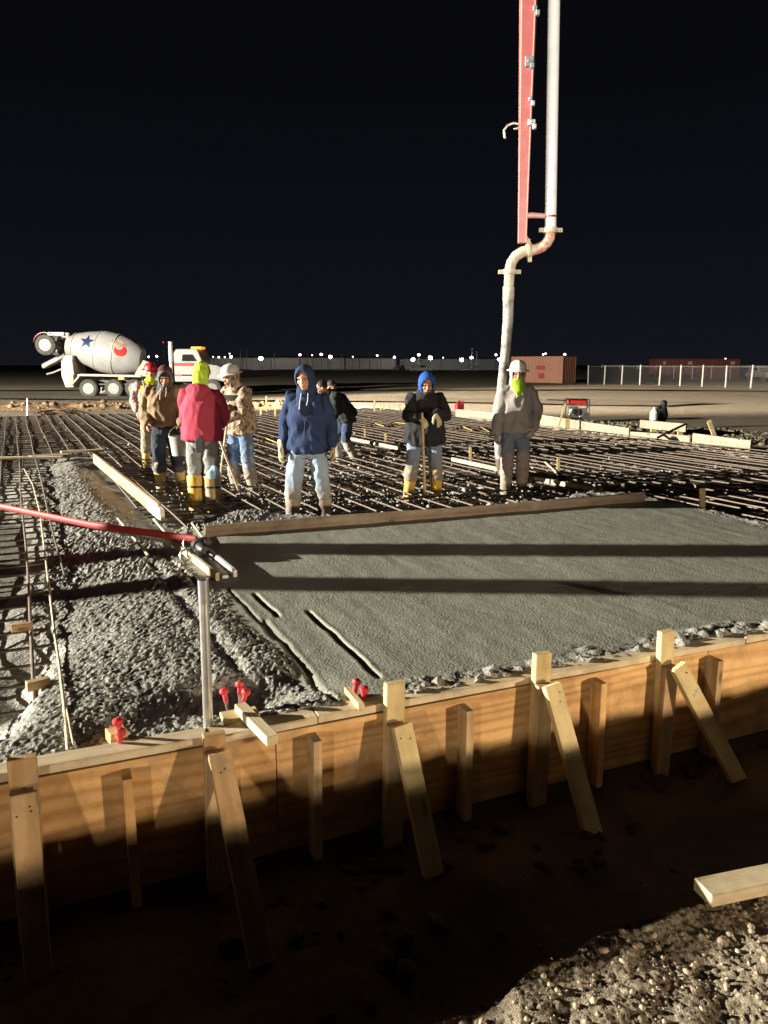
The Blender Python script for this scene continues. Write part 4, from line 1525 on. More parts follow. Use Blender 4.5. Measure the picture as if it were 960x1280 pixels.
# boards on the slab
o = plank('screed_board', at(118, 573, .07), at(200, 639, .07), .038, .15, M['lumber'])
tag(o, 'long pale screed board standing on edge near the workers, casting a dark shadow', 'board')
o = plank('screed_board', at(186, 630, .06), at(203, 644, .06), .045, .12, M['white_paint'])
tag(o, 'short white board just beyond the near end of the pale screed board', 'board')
M['plank_brown'] = wood('brown_stained_plank', (.32, .25, .18), (.22, .16, .11), stain=(.26, .23, .19))
a, b_ = at(256, 663, .05), at(806, 621, .05)
o = plank('long_plank', a - V((0, 0, .015)), b_ - V((0, 0, .015)), .04, .115, M['plank_brown'], warp=.008)
tag(o, 'very long brown cement-stained plank standing on edge behind the smooth slab', 'board')

# bull float with a long red pole
c0, c1 = at(214, 676, .03), at(272, 721, .03)
bf = empty('bull_float', (c0 + c1) / 2, 0, 'bull float with pale rails and a long red pole lying on the wet concrete', 'bull float')
plank('float_rail', c0, c1, .03, .06, M['lumber_pale'], bf, bevel=.004)
d0, d1 = at(259, 688, .03), at(294, 717, .03)
plank('float_rail', d0, d1, .03, .055, M['white_paint'], bf, bevel=.004)
e0, e1 = at(247, 688, .02), at(282, 721, .02)
plank('centre_rail', e0, e1, .05, .03, M['steel'], bf, bevel=.004)
hub = at(250, 683, .09) - V(bf.location)
hax = (at(272, 700, .09) - at(238, 672, .09)).normalized()
mb = MB()
mb.lathe([(-.16, .02), (-.155, .045), (-.05, .05), (-.045, .06), (.02, .06), (.025, .048), (.12, .045), (.15, .03)], hub, hax, 18)
mb.box(hub + V((.04, .03, .04)), (.16, .05, .03), frame_x(V((0, 0, 0)), hax))
mb.box(hub + V((.0, -.06, -.03)), (.14, .05, .05), frame_x(V((0, 0, 0)), hax))
mb.tube([hub + hax * .1, hub + hax * .2 + V((.05, .02, -.04))], .015, 8)
mb.build('bracket', M['black_rubber'], bf, smooth=True, angle=30)
for k, (x, y, z) in enumerate(((236, 679, .1), (240, 691, .06), (232, 694, .05))):
    mb = MB()
    c = at(x, y, z) - V(bf.location)
    pts = [c + V((.042 * math.cos(t), .02 * math.sin(t), .04 * math.sin(t))) for t in [2 * math.pi * j / 14 for j in range(15)]]
    mb.tube(pts, .009, 8)
    mb.build('clamp_ring', M['steel'], bf, smooth=True)
mb = MB()
h0 = at(245, 674, .14) - V(bf.location)
dd = ray(0, 633)
h1 = V((0, 0, EYE)) + dd * 7.2 - V(bf.location)
mb.tube([h0, lerp(h0, h1, .5) + V((0, 0, -.03)), h1, h1 + (h1 - h0) * .5], [(.03, .016)] * 4, 14, ref=(0, 0, 1), rnd=True)
mb.build('pole', M['red_paint'], bf, smooth=True)

# ------------------------------------------------------------------ rebar mats
ANG_A = R(25.4)
Ra = V((-math.sin(ANG_A), math.cos(ANG_A), 0))     # the long bars
Rb = V((math.cos(ANG_A - R(1.5)), math.sin(ANG_A - R(1.5)), 0))
C_in = [(x, y) for x, y in C_POLY]


def inside_c(x, y, marg=-.05):
    return sdist(np.array([x]), np.array([y]), C_in)[0] < marg


div_a, div_b = at(440, 535, -.1), at(752, 613, -.1)
mats = []
for lab in ('left part of the rebar mat, from the gravelly heap to beyond the workers', 'right-hand part of the rebar mat, beyond the slab and the timber rail'):
    t = empty('rebar_mat', (-3, 14, -.12) if not mats else (6, 14, -.12), 0, lab, 'rebar mat')
    mats.append(t)
bars = ([], [])


def bar_pts(p0, d, L, z, amp, seed):
    n = max(2, int(L / .7) + 1)
    r = random.Random(seed)
    side = V((-d.y, d.x, 0))
    out = []
    for i in range(n):
        t = L * i / (n - 1)
        out.append(p0 + d * t + side * (amp * (r.random() - .5)) + V((0, 0, z + amp * .5 * (r.random() - .5))))
    return out


def add_bars(start, d, L, z, amp, rad, seed):
    """split one bar where concrete covers it and where the mat changes"""
    st = .1
    n = int(L / st)
    run = []
    side = V((-d.y, d.x, 0))
    r = random.Random(seed)
    wv = [r.random() * 6, r.random() * 6]

    def flush(rn):
        if len(rn) > 4:
            mx = rn[len(rn) // 2]
            dv = (div_b - div_a)
            right = (dv.x * (mx.y - div_a.y) - dv.y * (mx.x - div_a.x)) > 0
            k = 1 if (right and mx.x > -1) else 0
            step = max(1, len(rn) // max(2, int(len(rn) * st / .8)))
            pts = rn[::step]
            if (pts[-1] - rn[-1]).length > .01:
                pts.append(rn[-1])
            if len(pts) >= 2:
                bars[k].append((pts, rad))
    xs_ = np.array([start.x + d.x * st * i for i in range(n)])
    ys_ = np.array([start.y + d.y * st * i for i in range(n)])
    ins = sdist(xs_, ys_, C_in) < -.12
    b_ = (xs_ - F0.x) * Bx.x + (ys_ - F0.y) * Bx.y
    a_ = (xs_ - F0.x) * Ax.x + (ys_ - F0.y) * Ax.y
    out = (a_ < .1) | (a_ > BACK_A - .4) | (ys_ < .5)
    # right-hand boundary follows the far form
    fr_ = (xs_ - RF0.x) * RFd.y - (ys_ - RF0.y) * RFd.x > -.12
    bad = ins | out | fr_
    for i in range(n):
        if bad[i]:
            flush(run)
            run = []
        else:
            t = st * i
            run.append(V((xs_[i], ys_[i], z)) + side * (amp * math.sin(t * .9 + wv[0])) + V((0, 0, amp * .6 * math.sin(t * 1.3 + wv[1]) + amp * .3 * math.sin(t * 4.1))))
    flush(run)


RF0 = at(935, 570, -.25)
RF1 = at(575, 527, -.25)
RFd = (RF1 - RF0).normalized()
RFd = V((RFd.x, RFd.y, 0)).normalized()
base = V((-3.0, 6.0, 0))
k = 0
s = -15.0
while s < 21:
    p = base + Rb * s - Ra * 8
    add_bars(p, Ra, 34, -.075 + random.uniform(-.008, .008), .008, .0098, k)
    s += .285 + random.uniform(-.03, .03)
    k += 1
s = -8.0
while s < 24:
    p = base + Ra * s - Rb * 16
    add_bars(p, Rb, 40, -.102 + random.uniform(-.006, .006), .008, .0095, 1000 + k)
    s += .28 + random.uniform(-.03, .03)
    k += 1
# a second, lower layer
s = -14.0
low = MB()
while s < 20:
    p = base + Rb * (s + .16) - Ra * 8
    n0 = len(bars[0]), len(bars[1])
    add_bars(p, Ra, 34, -.2, .02, .0115, 3000 + k)
    for j in (0, 1):
        for pts, r_ in bars[j][n0[j]:]:
            low.tube(pts, r_, 6)
        del bars[j][n0[j]:]
    s += .5
    k += 1
for j in (0, 1):
    def shown(bp):
        # how large a bar shows: bright long bars near the camera first
        pts = bp[0]
        tot = 0
        for a_, b_ in zip(pts[:-1], pts[1:]):
            m_ = (a_ + b_) / 2
            if m_.y > .5 and abs(m_.x / m_.y) < .51 and m_.y > 2.2:
                tot += (b_ - a_).length / m_.y
        return -tot
    bl = sorted(bars[j], key=shown)
    off = V(mats[j].location)
    for pts, r_ in bl[:98]:
        mb = MB()
        mb.tube([p - off for p in pts], r_, 8)
        mb.build('rebar', M['rust_steel'], mats[j], smooth=True)
    mb = MB()
    for pts, r_ in bl[98:]:
        mb.tube([p - off for p in pts], r_, 6)
    if mb.v:
        tag(mb.build('more_rebar', M['rust_steel'], mats[j], smooth=True), kind='stuff')
tag(low.build('lower_rebar', M['rust_steel'], smooth=True), kind='stuff')

# concrete splashes and spacer blocks caught on the mat
pts, rad = [], []
for k in range(1500):
    x, y = random.uniform(-9, 9), random.uniform(3, 26)
    if random.random() < .55:
        x, y = random.gauss(0, 2.2), random.uniform(8.6, 13.5)
    if inside_c(x, y, .0):
        continue
    b_, a_ = to_fr((x, y))
    if a_ < .3 or a_ > BACK_A - .5 or (x - RF0.x) * RFd.y - (y - RF0.y) * RFd.x > -.3:
        continue
    pts.append((x, y, random.choice((-.09, -.11, -.16, -.25))))
    rad.append(.012 + .035 * random.random() ** 3)
rocks('concrete_splashes', pts, rad, plain('splashed_concrete', (.42, .4, .36), .7, vscale=12, var=.35), seed=5)
# spilled coarse concrete about the workers' boots
pts, rad = [], []
for k in range(2600):
    x = random.gauss(-.6, 1.5)
    y = 9.1 + abs(random.gauss(0, 1.0)) + .12 * x
    if inside_c(x, y, -.1) or y > 12.5:
        continue
    pts.append((x, y, -.24 + .1 * random.random() ** 2))
    rad.append(.012 + .022 * random.random())
rocks('spilled_concrete', pts, rad, M['rough_concrete'], seed=6)

# blocks and boards on the left mat
for a, b_, z, lab in (((14, 785), (40, 782), -.03, 'short sawn block on the left mat, upper of two beside the thin rod'),
                      ((33, 858), (62, 851), -.03, 'short sawn block on the left mat, lower of two beside the thin rod')):
    o = plank('timber_block', at(a[0], a[1], z), at(b_[0], b_[1], z), .045, .045, M['lumber'])
    tag(o, lab, 'timber')
for a, b_, w_, m_, lab in (((-40, 573), (78, 571), .12, 'lumber_pale', 'pinkish board lying level on the left mat behind the gravelly heap'),
                           ((38, 571), (86, 568), .25, 'lumber_grey', 'wide weathered board lying where the gravelly heap meets the mat'),
                           ((76, 565), (130, 562), .13, 'lumber_pale', 'pale board lying right of the wide weathered one at the heap end')):
    o = plank('timber_plank', at(a[0], a[1], -.02), at(b_[0], b_[1], -.02), w_, .035, M[m_], warp=.006)
    tag(o, lab, 'board')

# timber rail laid through the mat, with its stakes
for a, b_, lab in (((412, 543), (522, 565), 'pale timber rail laid on the mat between the navy hooded man and the tool leaner'),
                   ((566, 574), (626, 587), 'pale timber rail laid on the mat left of the grey hoodie man'),
                   ((661, 597), (752, 613), 'pale timber rail laid on the mat right of the grey hoodie man')):
    o = plank('timber_rail', at(a[0], a[1], -.05), at(b_[0], b_[1], -.05), .06, .06, M['lumber_pale'])
    tag(o, lab, 'timber')


M['form_board_wood'] = wood('dusty_form_board', (.56, .46, .34), (.42, .33, .23), stain=(.36, .32, .26))


def stake(px, y0, y1, lab, zb=-.28, w=.045, mat='lumber_yellow', lean=0.0, h=None, group=None):
    p = at(px, y1, zb)
    q = aty(px + lean, y0, p.y)
    o = plank('wooden_stake', p, q, w, w * .55, M[mat], up=V((0, -1, 0)), bevel=.002)
    tag(o, lab, 'stake', group)


stake(456, 537, 557, 'wooden stake nailed to the timber rail behind the navy hooded man, nearer him')
stake(482, 541, 563, 'wooden stake nailed to the timber rail just left of the tool leaner')
stake(588, 559, 588, 'wooden stake with a slanting brace on the rail between tool leaner and grey hoodie man')
o = plank('stake_brace', at(606, 580, -.2), aty(592, 566, at(588, 588, -.25).y), .03, .02, M['lumber_yellow'])
tag(o, 'thin slanting brace against the stake left of the grey hoodie man', 'timber')
stake(698, 572, 604, 'wooden stake with a crossing brace right of the grey hoodie man')
o = plank('stake_brace', at(709, 602, -.2), aty(682, 577, at(698, 604, -.25).y + .1), .06, .03, M['lumber_pale'])
tag(o, 'slanting brace crossing the stake right of the grey hoodie man', 'timber')
stake(778, 604, 622, 'short stake in a small dirt heap near the right end of the long plank')
stake(878, 610, 646, 'pale stake standing at the right edge of the smooth slab', w=.06, mat='lumber_yellow', zb=-.12)
stake(34, 498, 521, 'thin white stake at the back left corner of the rebar mat', mat='white_paint', w=.05)
stake(709, 523, 536, 'stubby stake behind the far form board near the generator', w=.12, zb=-.1)
stake(698, 505, 533, 'slanting yellow stick leaning by the red generator', w=.05, lean=9, zb=-.1)
stake(896, 526, 553, 'leaning yellow stake behind the far right form board', w=.09, lean=-10, zb=-.2)
stake(850, 532, 545, 'stubby stake at the end of the upper far board', w=.12, zb=-.2)
stake(817, 530, 540, 'stubby stake under the white jug beyond the far form', w=.15, zb=-.2)
stake(787, 537, 546, 'stubby stake behind the middle of the far right form', w=.14, zb=-.2)
for i, (x, y0, y1) in enumerate(((468, 500, 520), (476, 504, 519), (480, 503, 518), (487, 503, 517), (492, 505, 517), (499, 503, 517), (505, 506, 516), (333, 495, 520), (326, 511, 524), (344, 511, 525))):
    stake(x, y0, y1, 'thin wooden stake in the row along the far edge of the mat', w=.06, group='stakes along the far edge of the mat', zb=-.25)

for a, b_, h_, z_, lab in (((668, 533), (786, 556), .36, -.09, 'longest pale form board along the far side of the mat, behind the grey hoodie man'),
                           ((800, 545), (857, 551), .2, .03, 'short form board set on top of the far form, below the white jug'),
                           ((866, 562), (938, 573), .34, -.1, 'pale form board on edge at the far right, near the leaning yellow stake'),
                           ((788, 556), (862, 562), .28, -.12, 'shaded middle length of the far right form board'),
                           ((570, 524), (667, 533), .32, -.11, 'pale far form board between the tool leaner and the grey hoodie man'),
                           ((446, 514), (522, 519), .2, -.16, 'far form board behind the tool leaner'),
                           ((338, 516), (440, 514), .1, -.2, 'low far board behind the navy hooded man')):
    zb = -.28
    o = plank('form_board', at(a[0], a[1], zb) + V((0, 0, z_ - zb)), at(b_[0], b_[1], zb) + V((0, 0, z_ - zb)), .06, h_, M['form_board_wood'], warp=.006)
    tag(o, lab, 'form board')
o = plank('tool_shaft', aty(822, 547, 16.6), aty(857, 530, 17.5), .04, .04, M['black_steel'])
tag(o, 'dark tool shaft resting slantwise on the far right form', 'tool')
o = plank('tool_shaft', aty(851, 546, 16.9), aty(852, 561, 16.9), .03, .03, M['black_steel'])
tag(o, 'dark short prop under the slanting tool shaft at the far form', 'tool')

# yellow cords on the mat
for i, (pts, lab) in enumerate((([(455, 533), (468, 529), (480, 533), (492, 528), (512, 530)], 'yellow cord lying loose on the mat behind the tool leaner'),
                                ([(565, 536), (578, 533), (590, 538), (600, 533), (612, 540), (604, 545)], 'yellow cord lying loose on the mat left of the grey hoodie man'),
                                ([(322, 553), (330, 547), (345, 553), (352, 556)], 'yellow cord lying on the mat left of the navy hooded man'))):
    mb = MB()
    mb.tube([at(x, y, -.05) for x, y in pts], .011, 6)
    tag(mb.build('cord', plain('yellow_cord_%d' % i, (.5, .4, .1), .6), smooth=True), lab, 'cord')


# ------------------------------------------------------------------ dirt heaps
def heap_strip(name, path, width, height, seed, mat, clod=.12, res=.07, nstone=500, smax=.16):
    """an uneven ridge of dirt along a path of world points"""
    path = [V(p) for p in path]
    L = sum((b - a).length for a, b in zip(path[:-1], path[1:]))
    nu = int(L / res)
    nv = int(width / res)
    vs = np.zeros((nu + 1, nv + 1, 3))
    cum = [0]
    for a, b in zip(path[:-1], path[1:]):
        cum.append(cum[-1] + (b - a).length)
    for i in range(nu + 1):
        t = L * i / nu
        k = max(j for j in range(len(path) - 1) if cum[j] <= t + 1e-6)
        p = lerp(path[k], path[k + 1], (t - cum[k]) / (cum[k + 1] - cum[k]))
        d = (path[k + 1] - path[k]).normalized()
        s = V((-d.y, d.x, 0))
        for j in range(nv + 1):
            w = (j / nv - .5) * width
            q = p + s * w
            vs[i, j] = (q.x, q.y, 0)
    X, Y = vs[..., 0], vs[..., 1]
    u = np.linspace(0, L, nu + 1)[:, None]
    w = np.linspace(-1, 1, nv + 1)[None, :]
    prof = np.clip(1 - w ** 2, 0, 1) * sstep(0, 1.0, u) * sstep(L, L - 1.0, u)
    f = fbm(X, Y, .8, seed, 5)
    Zh = -.33 + prof * (height * (.6 + .5 * f) + clod * np.abs(fbm(X, Y, 3.0, seed + 9, 4)) * .5 + .05)
    vs[..., 2] = Zh
    o = np_mesh(name, vs.reshape(-1, 3), grid_quads(nu + 1, nv + 1), mat)
    tag(o, kind='stuff')
    pts, rad = [], []
    for k in range(nstone):
        i, j = random.randrange(nu + 1), random.randrange(nv + 1)
        pts.append(tuple(vs[i, j] + np.array([0, 0, .01])))
        rad.append(.02 + smax * random.random() ** 3)
    rocks(name.replace('heap', 'clods'), pts, rad, mat, seed=seed)


M['brown_dirt'] = plain('brown_dirt', (.3, .2, .115), .95, vscale=1.6, col2=(.19, .125, .075), bump=.8, bscale=6, bdist=.05, spec=.15)
M['grey_dirt'] = plain('grey_spoil', (.22, .185, .135), .95, vscale=2.2, col2=(.12, .1, .075), bump=.8, bscale=7, bdist=.05, spec=.15)
heap_strip('dirt_heap', [at(-160, 511, -.28), at(60, 510, -.28), at(180, 509, -.28), at(330, 507, -.28), at(430, 509, -.28)], 4.2, .2, 91, M['brown_dirt'], nstone=500, smax=.18)
heap_strip('dirt_heap', [at(560, 517, -.28), at(700, 530, -.28), at(800, 537, -.28), at(960, 551, -.28), at(1120, 565, -.28)], 2.6, .14, 95, M['grey_dirt'], nstone=2600, smax=.09, res=.05)
heap_strip('dirt_heap', [at(750, 617, -.28), at(765, 614, -.28), at(800, 617, -.28)], 1.0, .22, 97, M['grey_dirt'], nstone=120, smax=.06, res=.04)
# brush and bar ends at the back left corner
mb = MB()
for k in range(60):
    c = at(random.gauss(72, 14), random.uniform(514, 520), -.2)
    a = random.uniform(0, 6.28)
    L = random.uniform(.4, 1.6)
    d = V((math.cos(a), math.sin(a), random.uniform(-.1, .3)))
    mb.tube([c - d * L / 2, c + V((0, 0, random.uniform(0, .15))), c + d * L / 2], random.uniform(.008, .02), 5)
tag(mb.build('brush_pile', plain('dead_brush', (.12, .08, .05), .9, vscale=4)), 'tangle of dark brush and sticks at the back left edge of the mat', 'brush pile')

# ------------------------------------------------------------------ concrete pump boom tip and hose
YB = 10.35
bo = empty('concrete_pump_boom', aty(640, 330, YB), 0, 'tall red and white concrete pump boom hanging down with its elbows and grey end hose', 'pump boom')
O = V(bo.location)


def bp(px, py, dy=0.0):
    return aty(px, py, YB + dy) - O


# red beam: a tapering box section that goes on upward out of the picture
mb = MB()
b0, b1 = bp(652, 304), bp(659, 0)
upv = (b1 - b0).normalized()
b2 = b1 + upv * 7
def sect(c, w, d):
    return [c + V((-w / 2, -d / 2, 0)), c + V((w / 2, -d / 2, 0)), c + V((w / 2, d / 2, 0)), c + V((-w / 2, d / 2, 0))]
mb.loft([sect(b0, .085, .1), sect(lerp(b0, b1, .25), .1, .13), sect(lerp(b0, b1, .6), .125, .17), sect(b1, .155, .22), sect(b2, .28, .36)])
beam = mb.build('boom_beam', M['boom_red'], bo, bevel=.006)
mb = MB()
for s in (-1, 1):
    pts = [b0 + V((s * .046, -.055, 0)), lerp(b0, b1, .6) + V((s * .066, -.09, 0)), b1 + V((s * .081, -.115, 0)), b2 + V((s * .144, -.184, 0))]
    mb.tube(pts, .009, 6)
mb.build('edge_flange', plain('pale_red_edge', (.66, .24, .2), .5, vscale=6), beam, smooth=True)
mb = MB()
mb.tube([b0 + V((.07, .05, .9)), lerp(b0, b1, .5) + V((.09, .04, 0)), b1 + V((.115, .02, 0)), b2 + V((.19, 0, 0))], .014, 8)
mb.build('hydraulic_line', M['black_rubber'], bo, smooth=True)
for k, (x, y, sx_, sz_) in enumerate(((661, 78, .1, .12), (664, 154, .09, .07), (668, 12, .05, .06), (662, 125, .04, .05))):
    mb = MB()
    c = bp(x, y, -.09)
    mb.box(c, (sx_, .1, sz_))
    mb.box(c + V((.035, -.03, -.05)), (.045, .06, .06))
    mb.lathe([(0, .02), (.05, .02)], c + V((-.01, -.075, 0)), (0, 1, 0), 10)
    mb.build('line_bracket', M['steel'] if k else plain('grey_fitting', (.25, .25, .25), .5), bo, bevel=.006)
mb = MB()
mb.tube([bp(648, 155), bp(641, 154), bp(634, 157), bp(630, 163), bp(631, 172)], .016, 10, rnd=True)
mb.tube([bp(648, 160), bp(643, 161)], .014, 8, rnd=True)
mb.build('hook', M['steel'], bo, smooth=True)

# white delivery pipe
w0, w1 = bp(688, 286), bp(692.5, 0)
w2 = w1 + (w1 - w0).normalized() * 7
mb = MB()
mb.tube([w0, w1, w2], .073, 24)
pipe = mb.build('delivery_pipe', M['pipe_white'], bo, smooth=True)
mb = MB()
up1 = (w1 - w0).normalized()
mb.lathe([(-.012, .074), (-.012, .08), (.012, .08), (.012, .074)], lerp(w0, w1, .055), up1, 24, caps=False)
mb.build('pipe_band', plain('dark_red_band', (.3, .05, .05), .5), pipe, smooth=True)
mb = MB()
mb.tube([bp(656, 270), bp(664, 269), bp(682, 270)], [.03, .036, .03], 12)
mb.build('pipe_bracket', plain('pale_red_bracket', (.6, .25, .2), .5, vscale=6, col2=(.55, .42, .36)), bo, smooth=True)


def clampring(c, ax, r=.07):
    mb = MB()
    ax = V(ax).normalized()
    mb.lathe([(-.03, r), (-.03, r + .02), (-.008, r + .026), (.008, r + .026), (.03, r + .02), (.03, r)], c, ax, 22, caps=False)
    side = ax.cross(V((0, 1, 0))).normalized()
    for s in (-1, 1):
        mb.box(c + side * s * (r + .04), (.07, .06, .05), frame_x(V((0, 0, 0)), side))
        mb.lathe([(-.04, .012), (.04, .012)], c + side * s * (r + .055), V((0, 1, 0)), 8)
    return mb.build('clamp', M['pipe_crust'], bo, smooth=True, angle=35)


clampring(bp(688, 288), (0, 0, 1), .074)
mb = MB()
mb.tube([bp(688, 288), bp(687, 297), bp(683, 304), bp(677, 309), bp(669, 312), bp(662, 313)], .068, 22)
mb.build('pipe_elbow', M['pipe_red_crust'], bo, smooth=True)
clampring(bp(661, 313.5), (1, 0, .12), .066)
mb = MB()
mb.tube([bp(661, 313), bp(653, 315), bp(645, 320), bp(639.5, 328), bp(637, 338)], .068, 22)
mb.build('pipe_elbow', M['pipe_crust'], bo, smooth=True)
mb = MB()
mb.tube([bp(656, 293), bp(661, 302), bp(665, 309)], .02, 10, rnd=True)
mb.build('elbow_stay', plain('crusted_red_stay', (.55, .3, .22), .6), bo, smooth=True)
clampring(bp(637, 340), (0, 0, 1), .068)
mb = MB()
mb.tube([bp(637, 340), bp(636, 358), bp(635.8, 359), bp(635.5, 375)], [.066, .064, .076, .074], 22)
mb.build('hose_coupling', M['pipe_crust'], bo, smooth=True)
mb = MB()
gm = aty(642, 616, YB).x - O.x
mb.tube([bp(635.5, 370), bp(635, 400, -.02), bp(632, 440, -.1), bp(628.5, 470, -.22), bp(624.5, 505, -.33), bp(623, 540, -.36), bp(623.5, 556, -.34), bp(624.5, 572, -.3)], [.07, .068, .064, .06, .058, .057, .057, .057], 20)
mb.build('end_hose', M['hose_grey'], bo, smooth=True)
mb = MB()
mb.tube([bp(624.5, 570, -.3), bp(626, 582, -.28), bp(627.5, 592, -.25)], [.06, .066, .055], 16)
mb.build('hose_mouth', M['rust_steel'], bo, smooth=True)
# slurry strings hanging off the hose mouth and spilt beside it
sp_ = MB()
for pts in ([(630, 590), (634, 604), (631, 616)], [(634, 598), (620, 606), (604, 611)], [(604, 611), (590, 609), (570, 614)], [(636, 606), (650, 610), (660, 606)]):
    sp_.tube([at(x, y, -.16) for x, y in pts], [.03, .035, .02], 8, rnd=True)
o = solid('slurry', sp_, M['rough_concrete'], None, .02, 2, .012, 8, 2)
tag(o, kind='stuff')

# steel columns added out of view to throw the long bands over the slab
pm = empty('band_shadow_caster', (-13, 6.02, -.3), 0, 'pair of added shadow-casting steel columns on one base left of the slab', 'shadow caster')
mb = MB()
mb.box((0, 0, .15), (1.6, 2.2, .3))
mb.build('caster_base', M['boom_red'], pm, bevel=.02)
for y, w in ((.42, .28), (-.26, .23)):
    mb = MB()
    mb.loft([sect(V((0, y, .3)), .4, w), sect(V((0, y, 5.2)), .34, w * .92)])
    mb.build('mast', M['boom_red'], pm, bevel=.02)

# ------------------------------------------------------------------ mixer truck
TY = 43.3
TS = FPX / TY / 1.0
tz0 = -.29
trk = empty('mixer_truck', (at(165, 497, tz0).x, TY + 1.25, tz0), 0, 'white concrete mixer truck with a blue star and a red emblem on its drum', 'mixer truck')
TPX = FPX / (at(165, 497, tz0).y * cp + 1.79 * sp)


def tl(px, py, y=0.0):
    return V(((px - 165) / 22.1, y, (498.0 - py) / 22.1))


M['truck_white'] = plain('truck_white_paint', (.34, .33, .315), .4, vscale=2.2, col2=(.23, .215, .19), thr=(.5, .8))
M['truck_cream'] = plain('dusty_cream_paint', (.46, .4, .31), .5, vscale=3, col2=(.34, .28, .2))
M['tyre'] = plain('tyre_rubber', (.035, .034, .033), .8, vscale=6, col2=(.09, .08, .065))
M['rim'] = plain('pale_wheel_rim', (.22, .215, .2), .5, .2, vscale=7, col2=(.13, .12, .1))
M['glass'] = plain('dark_glass', (.02, .025, .03), .08)
M['red_gloss'] = plain('red_truck_paint', (.6, .03, .03), .35, vscale=4)


def wheel(c, r, w, parent, dual=True, ax=V((0, 1, 0))):
    c = V(c)
    mb = MB()
    mb.lathe([(-w / 2, r * .56), (-w / 2, r * .88), (-w * .38, r), (w * .38, r), (w / 2, r * .88), (w / 2, r * .56)], c, ax, 30)
    t = mb.build('wheel', M['tyre'], parent, smooth=True, angle=35)
    mb = MB()
    mb.lathe([(-w / 2 - .004, r * .3), (-w / 2 - .004, r * .58), (-w / 2 + .03, r * .6), (-w / 2 + .1, r * .52), (-w / 2 + .12, r * .25), (-w / 2 + .02, r * .2), (-w / 2 + .0, .01)], c, ax, 24)
    for k in range(8):
        a = 2 * math.pi * k / 8
        mb.ball(c + V((math.cos(a) * r * .38, -w / 2 + .06 if ax.y > 0 else 0, math.sin(a) * r * .38)), .02, n=6)
    mb.build('rim', M['rim'], t, smooth=True, angle=35)
    return t


# drum: lathe about a tilted axis
A0, A1 = tl(80, 433.5), tl(173, 452.5)
ax = (A1 - A0).normalized()
L = (A1 - A0).length
mb = MB()
prof = [(0, .42), (0, .6), (.12, .66), (.3, .64), (.34, .7), (1.0, .93), (1.75, 1.12), (1.95, 1.165), (2.5, 1.165), (2.7, 1.155), (3.35, 1.02), (3.9, .8), (4.12, .62), (4.2, .35), (4.2, .05)]
prof = [(h * L / 4.2, r) for h, r in prof]
mb.lathe(prof, A0, ax, 48)
drum = mb.build('drum', M['truck_white'], trk, smooth=True, angle=28)
for h, r in ((.35, .73), (1.72, 1.125), (2.72, 1.165)):
    mb = MB()
    mb.lathe([(-.04, r - .03), (-.03, r + .014), (.03, r + .014), (.04, r - .03)], A0 + ax * (h * L / 4.2), ax, 48, caps=False)
    mb.build('drum_band', M['truck_white'], drum, smooth=True)


def drum_r(h):
    h = h * 4.2 / L
    pf = [(q[0] * 4.2 / L, q[1]) for q in prof]
    for (h0, r0), (h1, r1) in zip(pf[:-1], pf[1:]):
        if h0 <= h <= h1 and h1 > h0:
            return r0 + (r1 - r0) * (h - h0) / (h1 - h0)
    return .6


side_up = V((0, 0, 1)) - ax * ax.z
side_up.normalize()
front = V((0, -1, 0))


def decal(name, h0, t0, inside_fn, size, mat, lift=.012, n=64):
    """a flat mark wrapped on the drum, centred h0 along and at angle t0 above the middle of the near side"""
    mb = MB()
    vs, idx, fs = [], {}, []
    def pt(i, j):
        if (i, j) not in idx:
            u, v = (i / n - .5) * size, (j / n - .5) * size
            h = h0 + u
            r = drum_r(h) + lift
            t = t0 + v / max(r, .3)
            idx[(i, j)] = len(vs)
            vs.append(A0 + ax * h + (front * math.cos(t) + side_up * math.sin(t)) * r)
        return idx[(i, j)]
    for i in range(n):
        for j in range(n):
            if inside_fn(((i + .5) / n - .5) * 2, ((j + .5) / n - .5) * 2):
                fs.append((pt(i, j), pt(i + 1, j), pt(i + 1, j + 1), pt(i, j + 1)))
    mb.add(vs, fs)
    return mb.build(name, mat, drum, smooth=True, angle=90)


def star(u, v, ro=.98, ri=.38):
    a = (math.atan2(u, v) + 2 * math.pi) % (2 * math.pi / 5)
    a = abs(a - math.pi / 5)
    rr = math.hypot(u, v)
    p0 = V((ro * math.cos(math.pi / 5), ro * math.sin(math.pi / 5)))
    x, y = rr * math.cos(a), rr * math.sin(a)
    q0, q1 = V((ri, 0)), p0
    return (q1.x - q0.x) * (y - q0.y) - (q1.y - q0.y) * (x - q0.x) > 0


blue = plain('navy_star_paint', (.02, .03, .12), .4)
h_star = (tl(111, 427) - A0).dot(ax)
decal('star_emblem', h_star, .42, star, .92, blue, .016)
h_red = (tl(151, 437) - A0).dot(ax)
red_d = plain('red_emblem_paint', (.62, .03, .02), .4)
cream_d = plain('cream_emblem_paint', (.66, .5, .33), .5)
decal('round_emblem', h_red + .0, .30, lambda u, v: (u - .12) ** 2 + (v + .05) ** 2 < .5 and not ((u + .15) ** 2 + (v - .5) ** 2 < .25), .9, red_d, .016)
decal('emblem_swoosh', h_red - .1, .42, lambda u, v: (u + .0) ** 2 + (v - .0) ** 2 < .85 and (u - .32) ** 2 + (v + .3) ** 2 > .62 and u < .45, .95, cream_d, .012)
decal('emblem_lettering', h_red - .12, .66, lambda u, v: abs(v) < .18 and abs(u) < .9 and (int((u + 1) * 7) % 2 == 0 or abs(v) > .1), .85, plain('faded_red_lettering', (.5, .16, .12), .5), .014)

